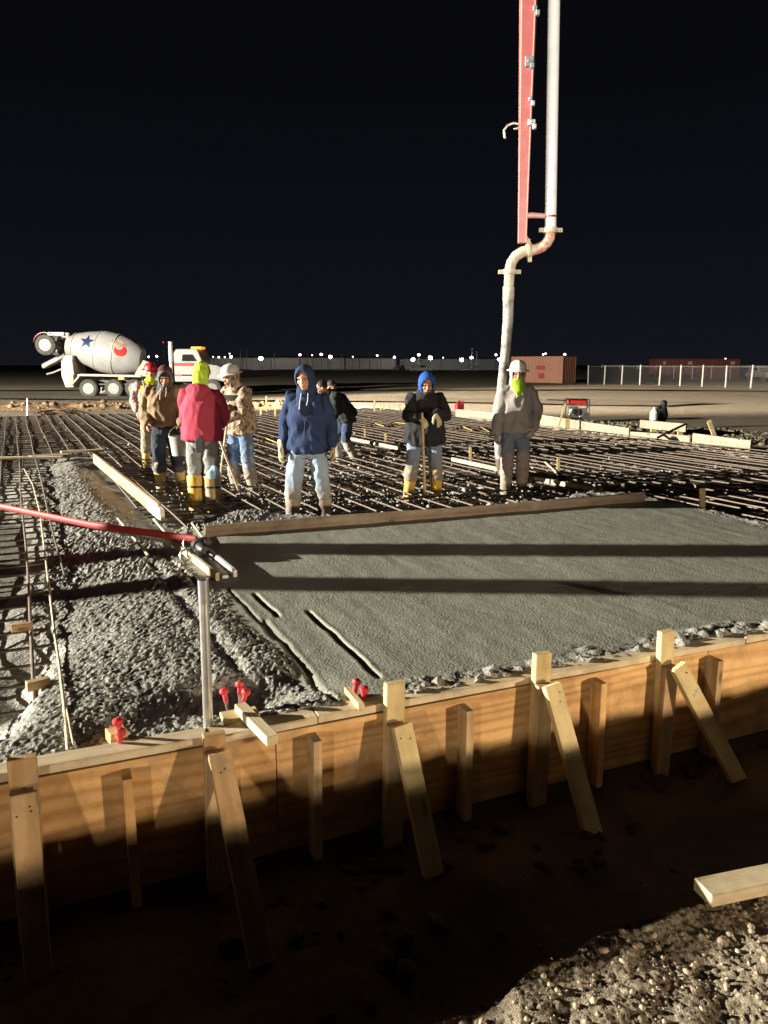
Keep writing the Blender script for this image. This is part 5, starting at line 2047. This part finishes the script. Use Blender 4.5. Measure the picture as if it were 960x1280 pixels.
# chassis, deck beam and pedestals
mb = MB()
mb.box((1.3, 0, .82), (7.8, .9, .26))
mb.box((-.6, 0, .72), (4.6, 2.0, .1))
mb.build('chassis', M['black_steel'], trk, bevel=.02)
mb = MB()
mb.loft([[tl(98, 473, y) + V((0, 0, z)) for y, z in ((-1.22, 0), (-1.05, 0), (-1.05, .12), (-1.22, .12))], [tl(102, 472, y) + V((0, 0, z)) for y, z in ((-1.22, 0), (-1.05, 0), (-1.05, .12), (-1.22, .12))],
         [tl(176, 473.5, y) + V((0, 0, z)) for y, z in ((-1.22, 0), (-1.05, 0), (-1.05, .12), (-1.22, .12))]])
mb.loft([[tl(x, z, y) for y in (-1.22, -1.05) for _ in (0,)] + [tl(x, z - 2.6, y) for y in (-1.05, -1.22)] for x, z in ((90, 484), (100, 473.5))])
mb.build('fender_beam', M['truck_cream'], trk, bevel=.01)
mb = MB()
mb.loft([[tl(x, z, y) for x in xs__ for y in (-.95,)] + [tl(x, z, y) for x in reversed(xs__) for y in (.95,)] for z, xs__ in ((486, (80, 90)), (472, (76, 92)), (454, (77, 91)), (447, (82, 92)))])
ped = mb.build('rear_pedestal', M['truck_cream'], trk, bevel=.03)
mb = MB()
mb.box(tl(88, 475, -.98), (.28, .06, .42))
mb.build('rear_light', plain('orange_lens', (.8, .25, .04), .3), ped, bevel=.02)
mb = MB()
mb.box(tl(152, 475, -1.24), (.36, .05, .16))
mb.build('side_marker', plain('orange_marker_lens', (.85, .3, .05), .3), trk, bevel=.02)
mb = MB()
mb.loft([[tl(162, 474, y) for y in (-.6, .6)] + [tl(186, 474, y) for y in (.6, -.6)], [tl(173, 452, y) for y in (-.4, .4)] + [tl(184, 456, y) for y in (.4, -.4)]])
mb.build('front_pedestal', M['truck_cream'], trk, bevel=.03)
# hopper and chute
mb = MB()
mb.loft([[tl(72, 419.5, y) for y in (-.6, .6)] + [tl(86, 419.5, y) for y in (.6, -.6)], [tl(74, 424, y) for y in (-.45, .45)] + [tl(84, 427, y) for y in (.45, -.45)]])
mb.build('charge_hopper', M['truck_white'], trk, bevel=.02)
mb = MB()
rs = []
for t in (0, .5, 1):
    c = lerp(tl(77, 449), tl(48, 463), t)
    d = (tl(48, 463) - tl(77, 449)).normalized()
    nrm = V((-d.z, 0, d.x))
    rs.append([c + V((0, math.sin(a) * .36, 0)) - nrm * (math.cos(a) * .3) for a in [-1.5 + 3.0 * k / 10 for k in range(11)]])
mb.loft(rs, caps=False)
ch = mb.build('chute', M['truck_white'], trk, smooth=True)
ch.modifiers.new('thickness', 'SOLIDIFY').thickness = .04
mb = MB()
mb.tube([tl(52, 470, -.3), tl(60, 468, -.3), tl(78, 461, -.3)], .05, 8)
mb.build('chute_arm', M['truck_white'], trk, smooth=True)
mb = MB()
mb.tube([tl(72, 449), tl(80, 441)], .16, 10)
mb.build('chute_pivot', plain('pinkish_paint', (.6, .35, .33), .5), trk, smooth=True)
# raised booster axle
w_ = wheel(tl(58.5, 434.5, -.75), .56, .34, trk)
w_ = wheel(tl(58.5, 434.5, .75), .56, .34, trk)
mb = MB()
mb.tube([tl(58.5, 434.5, -.7), tl(58.5, 434.5, .7)], .09, 10)
mb.loft([[tl(60, 423 + dz, y) for y in (-.65, -.5)] + [tl(60, 419 + dz, y) for y in (-.5, -.65)] for dz in (0,)] + [[tl(80, 423, y) for y in (-.65, -.5)] + [tl(80, 419, y) for y in (-.5, -.65)]])
mb.tube([tl(60, 424, -.55), tl(60, 434, -.55)], .07, 8)
mb.tube([tl(62, 424, .55), tl(78, 428, .55)], .1, 8)
mb.build('booster_axle', M['truck_white'], trk, bevel=.01)
mb = MB()
pts = [tl(58.5 + 14.2 * math.cos(a), 434.5 - 14.6 * math.sin(a), -.75) for a in [R(60 + 11 * k) for k in range(11)]]
mb.loft([[p + V((0, -.2, 0)), p + V((0, .2, 0)), p + V((0, .2, .03)), p + V((0, -.2, .03))] for p in pts])
mb.build('red_fender', M['red_gloss'], trk, bevel=.005)
# running wheels
for x in (110.5, 141.5, 166.5):
    for y in (-.98, .98):
        wheel(tl(x, 487.2, y), .52, .5, trk)
for y in (-1.0, 1.0):
    wheel(tl(262, 487.2, y), .52, .34, trk)
# cab and hood
mb = MB()
mb.loft([[tl(x, z, y) for x, z in ((217, 479), (217, 444), (220, 439.5), (246, 439.5), (251, 452), (252, 479))] for y in (-1.15, 1.15)])
cab = mb.build('cab', M['truck_white'], trk, bevel=.04)
mb = MB()
mb.loft([[tl(x, z, y) for x, z in ((227, 454), (228, 446), (240, 446), (245, 454))] for y in (-1.2, -1.16)])
mb.build('window', M['glass'], cab, bevel=.01)
mb = MB()
mb.box((tl(234.5, 458, -1.17)), (1.55, .03, .16))
mb.box((tl(234.5, 471, -1.17)), (1.55, .03, .07))
mb.build('red_stripe', M['red_gloss'], cab)
mb = MB()
mb.loft([[tl(x, z, -1.165 - .02 * k) for x, z in ((226, 476), (226, 460), (245, 460), (245, 476))] for k in (0, 1)])
mb.build('door', M['truck_white'], cab, bevel=.008)
mb = MB()
mb.box(tl(243, 438, -.3), (.62, .9, .14))
mb.build('roof_light', emit('amber_lamp', (1, .32, .03), 1.2), cab, bevel=.04)
mb = MB()
mb.loft([[tl(252, 479, y) for y in (-.9, .9)] + [tl(252, 457, y) for y in (.9, -.9)], [tl(268, 479, y) for y in (-.85, .85)] + [tl(268, 459, y) for y in (.85, -.85)], [tl(282, 479, y) for y in (-.75, .75)] + [tl(282, 464, y) for y in (.75, -.75)]])
hood = mb.build('engine_hood', M['truck_white'], trk, bevel=.05)
mb = MB()
mb.ball(tl(279, 474, -.82), (.28, .1, .14))
mb.build('headlight', emit('warm_headlamp', (1, .66, .35), 2.2), hood, smooth=True)
mb = MB()
mb.lathe([(0, .09), (1.25, .09), (1.25, .12), (2.3, .12), (2.3, .1)], tl(212, 464, -1.0) - V((0, 0, .8)), (.02, 0, 1), 16)
mb.build('exhaust_stack', plain('chrome_stack', (.8, .77, .74), .3, .3), trk, smooth=True)
mb = MB()
mb.box(tl(200, 478, -1.05), (1.1, .5, .5))
mb.build('fuel_tank', M['rim'], trk, bevel=.1)

# ------------------------------------------------------------------ yard: roads, containers, fences
mr, ntr, br_ = nodes_of('dirt_road')
vec = coords(ntr, rnd=False)
c = ramp(ntr, noise_tex(ntr, vec, .35, 6, .65), [(.3, (.33, .235, .15)), (.7, (.22, .165, .11))])
ntr.links.new(c, br_.inputs['Base Color'])
br_.inputs['Roughness'].default_value = .95
add_bump(ntr, br_, noise_tex(ntr, vec, 5, 7, .7), .8, .05)


def strip(name, pts_lo, pts_hi, z, mat, n=60):
    vs = []
    for i in range(n + 1):
        t = i / n
        k = min(int(t * (len(pts_lo) - 1)), len(pts_lo) - 2)
        f = t * (len(pts_lo) - 1) - k
        a, b = lerp(pts_lo[k], pts_lo[k + 1], f), lerp(pts_hi[k], pts_hi[k + 1], f)
        for j in range(6):
            p = lerp(a, b, j / 5)
            w = 1.2 * mnoise.noise(V((p.x * .15, j * .2, 3))) if j in (0, 5) else 0
            vs.append((p.x, p.y + w, z + .06 * mnoise.noise(V((p.x * .3, p.y * .3, 0)))))
    o = np_mesh(name, np.array(vs), grid_quads(n + 1, 6), mat)
    return tag(o, kind='structure')


strip('dirt_road', [V((-70, 52, 0)), V((-10, 53, 0)), V((15, 54, 0)), V((60, 42, 0))], [V((-80, 64, 0)), V((-10, 66, 0)), V((18, 67, 0)), V((75, 52, 0))], -.18, mr)
strip('dirt_road', [V((-60, 39.5, 0)), V((-20, 40, 0)), V((0, 37, 0)), V((12, 33, 0))], [V((-60, 47, 0)), V((-20, 47, 0)), V((0, 43, 0)), V((16, 36, 0))], -.2, M['grey_dirt'])
# a low dark bank beyond the workers' heads
mb = MB()


def container(loc, rz, L, H, W, mat, lab, ribs_side=24, plates=True):
    t = empty('shipping_container', loc, rz, lab, 'shipping container')
    # corrugated walls
    def wall(name, p0, p1, n):
        vs, fs = [], []
        p0, p1 = V(p0), V(p1)
        d = (p1 - p0)
        nrm = V((d.y, -d.x, 0)).normalized()
        m = n * 4
        for i in range(m + 1):
            o_ = (0, .035, .035, 0)[i % 4]
            q = p0 + d * (i / m) - nrm * o_
            vs += [q + V((0, 0, .12)), q + V((0, 0, H - .1))]
        for i in range(m):
            fs.append((2 * i, 2 * i + 2, 2 * i + 3, 2 * i + 1))
        w = MB()
        w.add(vs, fs)
        return w.build(name, mat, t)
    wall('side_wall', (-L / 2, -W / 2, 0), (L / 2, -W / 2, 0), ribs_side)
    wall('side_wall', (L / 2, W / 2, 0), (-L / 2, W / 2, 0), ribs_side)
    wall('end_wall', (L / 2, -W / 2, 0), (L / 2, W / 2, 0), 8)
    wall('end_wall', (-L / 2, W / 2, 0), (-L / 2, -W / 2, 0), 8)
    mb = MB()
    for sx_ in (-1, 1):
        for sy in (-1, 1):
            mb.box((sx_ * (L / 2 - .04), sy * (W / 2 - .04), H / 2), (.1, .1, H))
    for sy in (-1, 1):
        mb.box((0, sy * (W / 2 - .03), .06), (L - .12, .09, .12))
        mb.box((0, sy * (W / 2 - .03), H - .05), (L - .12, .09, .1))
    for sx_ in (-1, 1):
        mb.box((sx_ * (L / 2 - .03), 0, .06), (.08, W - .12, .12))
        mb.box((sx_ * (L / 2 - .03), 0, H - .05), (.08, W - .12, .1))
    mb.build('frame', mat, t, bevel=.01)
    mb = MB()
    mb.box((0, 0, H - .015), (L - .2, W - .2, .03))
    mb.build('roof', mat, t)
    return t


c_or = plain('orange_container_paint', (.45, .2, .125), .6, vscale=1.3, col2=(.37, .18, .11))
c_rd = plain('dark_red_container_paint', (.2, .045, .03), .6, vscale=1.2)
c0 = at(703, 479.5, -.3)
ct = container((c0.x - 1.3, c0.y + 3.2, -.3), R(-44), 6.06, 2.62, 2.44, c_or, 'orange-red shipping container behind the man in the white hard hat', 22)
for z_, w_ in ((1.52, .95), (.72, .6)):
    mb = MB()
    mb.box((.5 if z_ > 1 else .6, -1.23, z_), (w_, .03, .38 if z_ > 1 else .55))
    mb.build('marking_plate', plain('red_marking', (.42, .06, .05), .5), ct)
c1 = V((0, 0, EYE)) + ray(861, 465) * 112
container((c1.x, 112, -.3), R(3), 12.1, 2.62, 2.44, c_rd, 'long dark red shipping container behind the chain-link fence', 40)
for x_, w_ in ((-4.9, .35), (-1.2, .6), (5.0, .6)):
    o = [q for q in bpy.data.objects if q.name.startswith('shipping_container')][-1]
    mb = MB()
    mb.box((x_, -1.24, 2.05), (w_, .03, .4))
    mb.build('marking_plate', plain('pale_marking', (.6, .5, .45), .5), o)

# chain-link fences
mf, ntf, bf_ = nodes_of('chain_link_mesh')
tr_ = N(ntf, 'ShaderNodeBsdfTransparent')
mx_ = N(ntf, 'ShaderNodeMixShader')
tc_ = N(ntf, 'ShaderNodeTexCoord')
def diag(ang):
    mp = N(ntf, 'ShaderNodeMapping')
    mp.inputs['Rotation'].default_value = (0, R(ang), 0)
    ntf.links.new(tc_.outputs['Object'], mp.inputs['Vector'])
    w = N(ntf, 'ShaderNodeTexWave', bands_direction='X')
    w.inputs['Scale'].default_value = 2.6
    ntf.links.new(mp.outputs['Vector'], w.inputs['Vector'])
    g_ = N(ntf, 'ShaderNodeMath', operation='GREATER_THAN')
    g_.inputs[1].default_value = .998
    ntf.links.new(w.outputs['Fac'], g_.inputs[0])
    return g_.outputs[0]
mxx = N(ntf, 'ShaderNodeMath', operation='MAXIMUM')
ntf.links.new(diag(45), mxx.inputs[0])
ntf.links.new(diag(-45), mxx.inputs[1])
ntf.links.new(mxx.outputs[0], mx_.inputs[0])
ntf.links.new(tr_.outputs[0], mx_.inputs[1])
ntf.links.new(bf_.outputs[0], mx_.inputs[2])
ntf.links.new(mx_.outputs[0], ntf.nodes['Material Output'].inputs['Surface'])
bf_.inputs['Base Color'].default_value = (.25, .25, .25, 1)
M['chain'] = mf
M['post'] = plain('pale_fence_post', (.5, .47, .43), .5, vscale=3, var=.15)


def fence(p0, p1, n, h, lab, r=.045, mesh=True):
    t = empty('chain_link_fence', p0, 0, lab, 'fence')
    d = p1 - p0
    L = d.length
    for i in range(n + 1):
        q = d * (i / n)
        mb = MB()
        hh = h + random.uniform(-.03, .03)
        mb.tube([q, q + V((random.uniform(-.04, .04), 0, hh))], r, 8, rnd=True)
        mb.build('fence_post', M['post'], t, smooth=True)
    mb = MB()
    mb.tube([V((0, 0, h - .06)), d + V((0, 0, h - .06))], r * .42, 6)
    mb.build('top_rail', M['steel'], t, smooth=True)
    if mesh:
        mb = MB()
        mb.add([(0, 0, 0), (L, 0, 0), (L, 0, h - .06), (0, 0, h - .06)], [(0, 1, 2, 3)])
        o = mb.build('chain_link', M['chain'], t)
        o.rotation_euler = (0, 0, math.atan2(d.y, d.x))


f0, f1 = at(735, 480.5, -.3), at(938, 487.5, -.3)
stp = (f1 - f0) / 8
fence(f0, f1 + stp * 3, 11, 1.72, 'chain-link fence with pale posts right of the orange container', r=.06)
g0 = V((0, 0, EYE)) + ray(752, 470) * 98
g1 = V((0, 0, EYE)) + ray(1010, 472) * 92
g0.z = g1.z = -.3
fence(g0, g1, 11, 1.75, 'farther chain-link fence line in front of the dark red container', r=.05, mesh=True)

# far sheds, one long pale wall after the other
shed_m = plain('pale_shed_cladding', (.5, .49, .46), .6, vscale=.08, col2=(.36, .35, .33))
for i, (x0, x1, y0, lab) in enumerate(((250, 430, 447.5, 'long low pale shed on the horizon behind the navy hooded man'),
                                       ((432), 495, 448, 'short pale shed on the horizon right of the bareheaded man'),
                                       (500, 640, 449, 'low dim shed on the horizon behind the tool leaner'))):
    Y = 330 + 6 * i
    a, b = aty(x0, 456, Y), aty(x1, 456, Y)
    zt = aty(x0, y0, Y).z
    t = empty('storage_shed', ((a.x + b.x) / 2, Y, -.4), 0, lab, 'shed')
    W_ = b.x - a.x
    mb = MB()
    mb.box((0, 6, (zt + .4) / 2), (W_, 12, zt + .4))
    wl = mb.build('wall', shed_m if i < 2 else plain('dim_shed_cladding', (.3, .3, .3), .7), t)
    mb = MB()
    mb.loft([[V((x_, -.4, zt + .4)), V((x_, 12.4, zt + .4)), V((x_, 12.4, zt + .6)), V((x_, 6, zt + 1.1)), V((x_, -.4, zt + .6))] for x_ in (-W_ / 2 - .3, W_ / 2 + .3)])
    mb.build('roof', plain('dark_shed_roof', (.09, .09, .09), .6), t)
    mb = MB()
    for k in range(int(W_ / 12)):
        mb.box((-W_ / 2 + 6 + 12 * k, -.06, (zt + .4) / 2), (.25, .12, zt + .3))
    if mb.v:
        mb.build('pilaster', M['black_steel'], t)

# lamps along the horizon
WARM, COOL = (1.0, .88, .72), (.9, .95, 1.0)
lamp_m = emit('floodlight_glow', (1, .95, .86), 40)
lamp_w = emit('weak_lamp_glow', (1, .92, .8), 9)
lamp_r = emit('red_beacon_glow', (1, .05, .08), 3)
lamps = [(186, 446, 1.7, 0), (196, 445.5, 1.8, 0), (204, 428, 1.0, 2), (249, 446.5, 1.6, 0), (258.5, 446, 2.6, 0), (266.5, 446, 1.7, 1), (273.5, 446.5, 1.7, 1), (281, 446.5, 1.7, 1), (289, 446, 2.0, 0), (287, 442, 1.2, 1),
         (326, 448, 4.2, 0), (375, 443.5, 2.4, 1), (390, 444, 1.6, 1), (401.5, 443, 2.2, 1), (413, 446, 4.2, 0), (441, 446, 1.4, 1), (471.5, 444.5, 2.2, 1), (493, 446.5, 2.4, 1),
         (516, 449.5, 4.0, 0), (523.5, 443.5, 2.4, 1), (538, 447.5, 3.8, 0), (554, 447, 1.4, 1), (577, 450, 4.4, 0), (589.5, 447, 3.0, 0), (620, 443.5, 2.0, 1), (624.5, 449.5, 2.8, 0),
         (679, 443, 2.2, 1), (682, 442, 2.0, 1), (706, 443, 1.9, 1), (907, 448.5, 1.3, 1)]
for i, (x, y, dpx, kd) in enumerate(lamps):
    Y = 300.0 + 3 * (i % 7)
    c = aty(x, y, Y)
    r = dpx * Y / FPX / 2 * (.95 + .4 * random.random())
    t = empty('lamp_mast', (c.x, Y, -.4), 0, ('bright white floodlight on a mast on the horizon', 'small pale lamp on a mast on the horizon', 'red beacon on a mast above the mixer truck cab')[kd], 'lamp',
              None if kd == 2 else 'lamps along the horizon')
    mb = MB()
    mb.tube([V((0, .3, 0)), V((0, .3, c.z + .4))], .09, 6)
    mb.build('mast', plain('dark_mast', (.1, .1, .1), .6) if i == 0 else bpy.data.materials['dark_mast'], t, smooth=True)
    mb = MB()
    mb.ball((0, 0, c.z + .4), (r * random.uniform(.85, 1.25), r * .6, r * random.uniform(.7, 1.0)), n=14)
    if kd == 0:
        mb.ball((r * random.uniform(-.9, .9), .05, c.z + .4 + r * .3), (r * .6, r * .4, r * .55), n=10)
    mb.build('lamp_head', (lamp_m, lamp_w, lamp_r)[kd], t, smooth=True)
    if dpx >= 2.8 and kd == 0:
        ld = bpy.data.lights.new('floodlight', 'POINT')
        ld.energy = 6e2 * dpx / 4
        ld.color = (1, .95, .86)
        ld.shadow_soft_size = .3
        lo = bpy.data.objects.new('floodlight', ld)
        COL.objects.link(lo)
        lo.location = (c.x, Y + 1.5, c.z + .8)
# plain masts and far vehicles
for x, y in ((343, 441), (384, 443), (427, 444), (462, 441), (476, 443), (590, 436), (596, 440), (300, 436), (308, 438), (803, 449)):
    c = aty(x, y, 310)
    t = empty('yard_mast', (c.x, 310, -.4), 0, 'thin unlit mast on the horizon', 'mast', 'thin masts on the horizon')
    mb = MB()
    mb.tube([V((0, 0, 0)), V((0, 0, c.z + .4))], [.14, .08], 6)
    mb.build('mast', bpy.data.materials['dark_mast'], t, smooth=True)
    mb = MB()
    mb.box((0, 0, c.z + .4), (.9, .3, .2))
    mb.build('crossarm', bpy.data.materials['dark_mast'], t)


def pickup(px, py, Y, rz, mat, lab):
    c = aty(px, py, Y)
    t = empty('parked_truck', (c.x, Y, -.4), R(rz), lab, 'truck')
    mb = MB()
    mb.loft([[V((x, y, z)) for x, z in ((-2.7, .5), (-2.7, 1.1), (-.6, 1.15), (-.3, 1.85), (1.0, 1.85), (1.5, 1.2), (2.7, 1.05), (2.7, .5))] for y in (-.95, .95)])
    mb.build('body', mat, t, bevel=.06)
    for x in (-1.7, 1.7):
        for y in (-.85, .85):
            mb = MB()
            mb.lathe([(-.12, .2), (-.12, .38), (.12, .38), (.12, .2)], (x, y, .38), (0, 1, 0), 16)
            mb.build('wheel', M['tyre'], t, smooth=True)
    mb = MB()
    mb.loft([[V((x, y, z)) for x, z in ((-.25, 1.25), (-.1, 1.75), (.9, 1.75), (1.25, 1.25))] for y in (-.965, .965)])
    mb.build('window', M['glass'], t)


pickup(526, 457, 190, 0, M['truck_white'], 'white pickup parked far off between two bright lamps')
pickup(594, 457, 210, 90, M['truck_white'], 'white pickup parked far off seen end-on by a bright lamp')
pickup(499, 458, 220, 70, M['rim'], 'pale pickup parked far off at the end of the pale sheds')
pickup(956, 462, 90, 90, M['rim'], 'pale pickup parked at the far right behind the fence')
pickup(268, 456, 110, 20, M['rim'], 'pale pickup parked behind the mixer truck hood')

# ------------------------------------------------------------------ generator and small gear beyond the far form
gp = at(720, 524, -.2)
gn = empty('generator', (gp.x, gp.y, -.22), R(-6), 'red portable generator in a tubular frame beyond the far form', 'generator')
mb = MB()
for y in (-.24, .24):
    pts = [V((x, y, z)) for x, z in ((-.36, .06), (-.36, .6), (-.33, .65), (.33, .65), (.36, .6), (.36, .06), (.3, .04), (-.3, .04), (-.36, .06))]
    mb.tube(pts, .016, 8)
for x in (-.36, .36):
    mb.tube([(x, -.24, .4), (x, .24, .4)], .014, 8)
mb.tube([(-.36, -.25, .62), (-.95, -.25, .64)], .016, 8, rnd=True)
mb.build('frame', M['black_steel'], gn, smooth=True)
mb = MB()
mb.box((0, 0, .57), (.56, .38, .14))
mb.lathe([(0, .04), (.03, .04)], (.1, 0, .64), (0, 0, 1), 14)
mb.build('fuel_tank', M['red_gloss'], gn, bevel=.025)
mb = MB()
mb.box((-.1, 0, .27), (.28, .32, .3))
mb.lathe([(-.2, .12), (-.18, .13), (.0, .13), (.03, .08)], (-.1, -.03, .28), (0, 1, 0), 20)
mb.box((.2, .0, .22), (.24, .3, .28))
mb.build('engine', M['steel'], gn, bevel=.015)
mb = MB()
mb.lathe([(-.02, .05), (0, .09), (.02, .05)], (-.1, -.25, .28), (0, 1, 0), 16)
mb.build('recoil_cover', M['black_rubber'], gn, smooth=True)
for y in (-.27, .27):
    mb = MB()
    mb.lathe([(-.03, .05), (-.03, .12), (.03, .12), (.03, .05)], (.28, y, .12), (0, 1, 0), 18)
    mb.build('wheel', M['tyre'], gn, smooth=True)

jp = at(817, 530, -.15)
jt = empty('jug', (jp.x, jp.y, -.05), 0, 'small white jug standing next to the black bag beyond the far form', 'jug')
mb = MB()
mb.lathe([(0, .1), (.02, .12), (.24, .12), (.31, .06), (.34, .035), (.37, .035)], (0, 0, 0), n=18)
mb.build('jug_body', plain('white_jug_plastic', (.72, .7, .72), .4), jt, smooth=True)
mb = MB()
mb.tube([(.1, 0, .2), (.16, 0, .23), (.14, 0, .3), (.05, 0, .33)], .015, 8)
mb.build('handle', M['white_paint'], jt, smooth=True)
kt = empty('tool_bag', (jp.x + .26, jp.y + .1, -.1), R(10), 'black tool bag with its flap up beside the white jug', 'bag')
mb = MB()
mb.ball((0, 0, .22), (.16, .13, .26))
mb.ball((.03, 0, .5), (.09, .08, .12))
mb.ball((-.1, 0, .38), (.07, .06, .1))
solid('bag_body', mb, M['black_rubber'], kt, .02, 2, .015, 8, 4)
mb = MB()
mb.tube([(-.08, 0, .45), (-.02, -.04, .62), (.08, 0, .55)], .016, 8)
mb.build('handle', M['black_rubber'], kt, smooth=True)
rp = at(574, 516, -.2)
ft = empty('fuel_can', (rp.x, rp.y, -.2), R(20), 'small red fuel can on the dirt beyond the far form, right of the tool leaner', 'fuel can')
mb = MB()
mb.box((0, 0, .17), (.3, .2, .34))
mb.build('can_body', M['red_plastic'], ft, bevel=.03)
mb = MB()
mb.tube([(-.08, 0, .34), (-.05, 0, .42), (.06, 0, .42), (.08, 0, .34)], .02, 8)
mb.tube([(.1, 0, .34), (.17, 0, .44)], .022, 8)
mb.build('handle', M['red_plastic'], ft, smooth=True)

# ------------------------------------------------------------------ night sky, the site's work lights and added spots
w = bpy.data.worlds.new('World')
scene.world = w
w.use_nodes = True
nt = w.node_tree
bg = nt.nodes['Background']
tc = N(nt, 'ShaderNodeTexCoord')
sx = N(nt, 'ShaderNodeSeparateXYZ')
nt.links.new(tc.outputs['Generated'], sx.inputs[0])
c = ramp(nt, sx.outputs['Z'], [(0.0, (.0095, .0104, .0145)), (.06, (.0068, .0077, .0115)), (.3, (.0036, .0039, .0056)), (.7, (.0028, .0029, .0038))])
nt.links.new(c, bg.inputs['Color'])
bg.inputs['Strength'].default_value = .78


def lamp(name, loc, target, power, col, radius, cone=None, blend=.3):
    d = bpy.data.lights.new(name, 'SPOT' if cone else 'POINT')
    d.energy = power
    d.color = col
    d.shadow_soft_size = radius
    if cone:
        d.spot_size = R(cone)
        d.spot_blend = blend
    o = bpy.data.objects.new(name, d)
    COL.objects.link(o)
    o.location = loc
    o.rotation_euler = (V(target) - V(loc)).to_track_quat('-Z', 'Y').to_euler()
    return o


# light tower standing off to the left of the foundation
lamp('off_frame_light', (-37, 6.9, 7.3), (0, 14, 0), 2.6e5, (1.0, .94, .8), .09)
# headlights of vehicles parked behind the photographer, one to either side
lamp('headlight', (10.5, -3.2, 1.08), (1.6, 4.0, -.2), 5800, (1.0, .8, .56), .2, 42, 1.0)
lamp('headlight', (-4.6, -8.5, .95), (-.9, 3.2, -.2), 2300, (1.0, .85, .64), .3, 32, 1.0)
# added unseen spot that brightens the yard beyond the foundation
lamp('off_frame_light', (-25, 26, 12), (28, 49, 0), 3.4e5, (1.0, .88, .72), .3, 46, .5)
# added unseen spot, turned up along the hanging boom to brighten it
lamp('added_boom_spot', (1.0, -9, 2.2), (2.15, 10.35, 6.0), 1.9e4, (1.0, .95, .86), .12, 26, .5)

scene.render.engine = 'CYCLES'
scene.cycles.max_bounces = 5
scene.cycles.diffuse_bounces = 2
scene.cycles.glossy_bounces = 2
scene.cycles.transparent_max_bounces = 12
scene.cycles.use_denoising = True
scene.cycles.use_adaptive_sampling = True
vs = scene.view_settings
vs.view_transform = 'Standard'
vs.look = 'None'
vs.exposure = 0
vs.gamma = 1
vs.use_curve_mapping = False
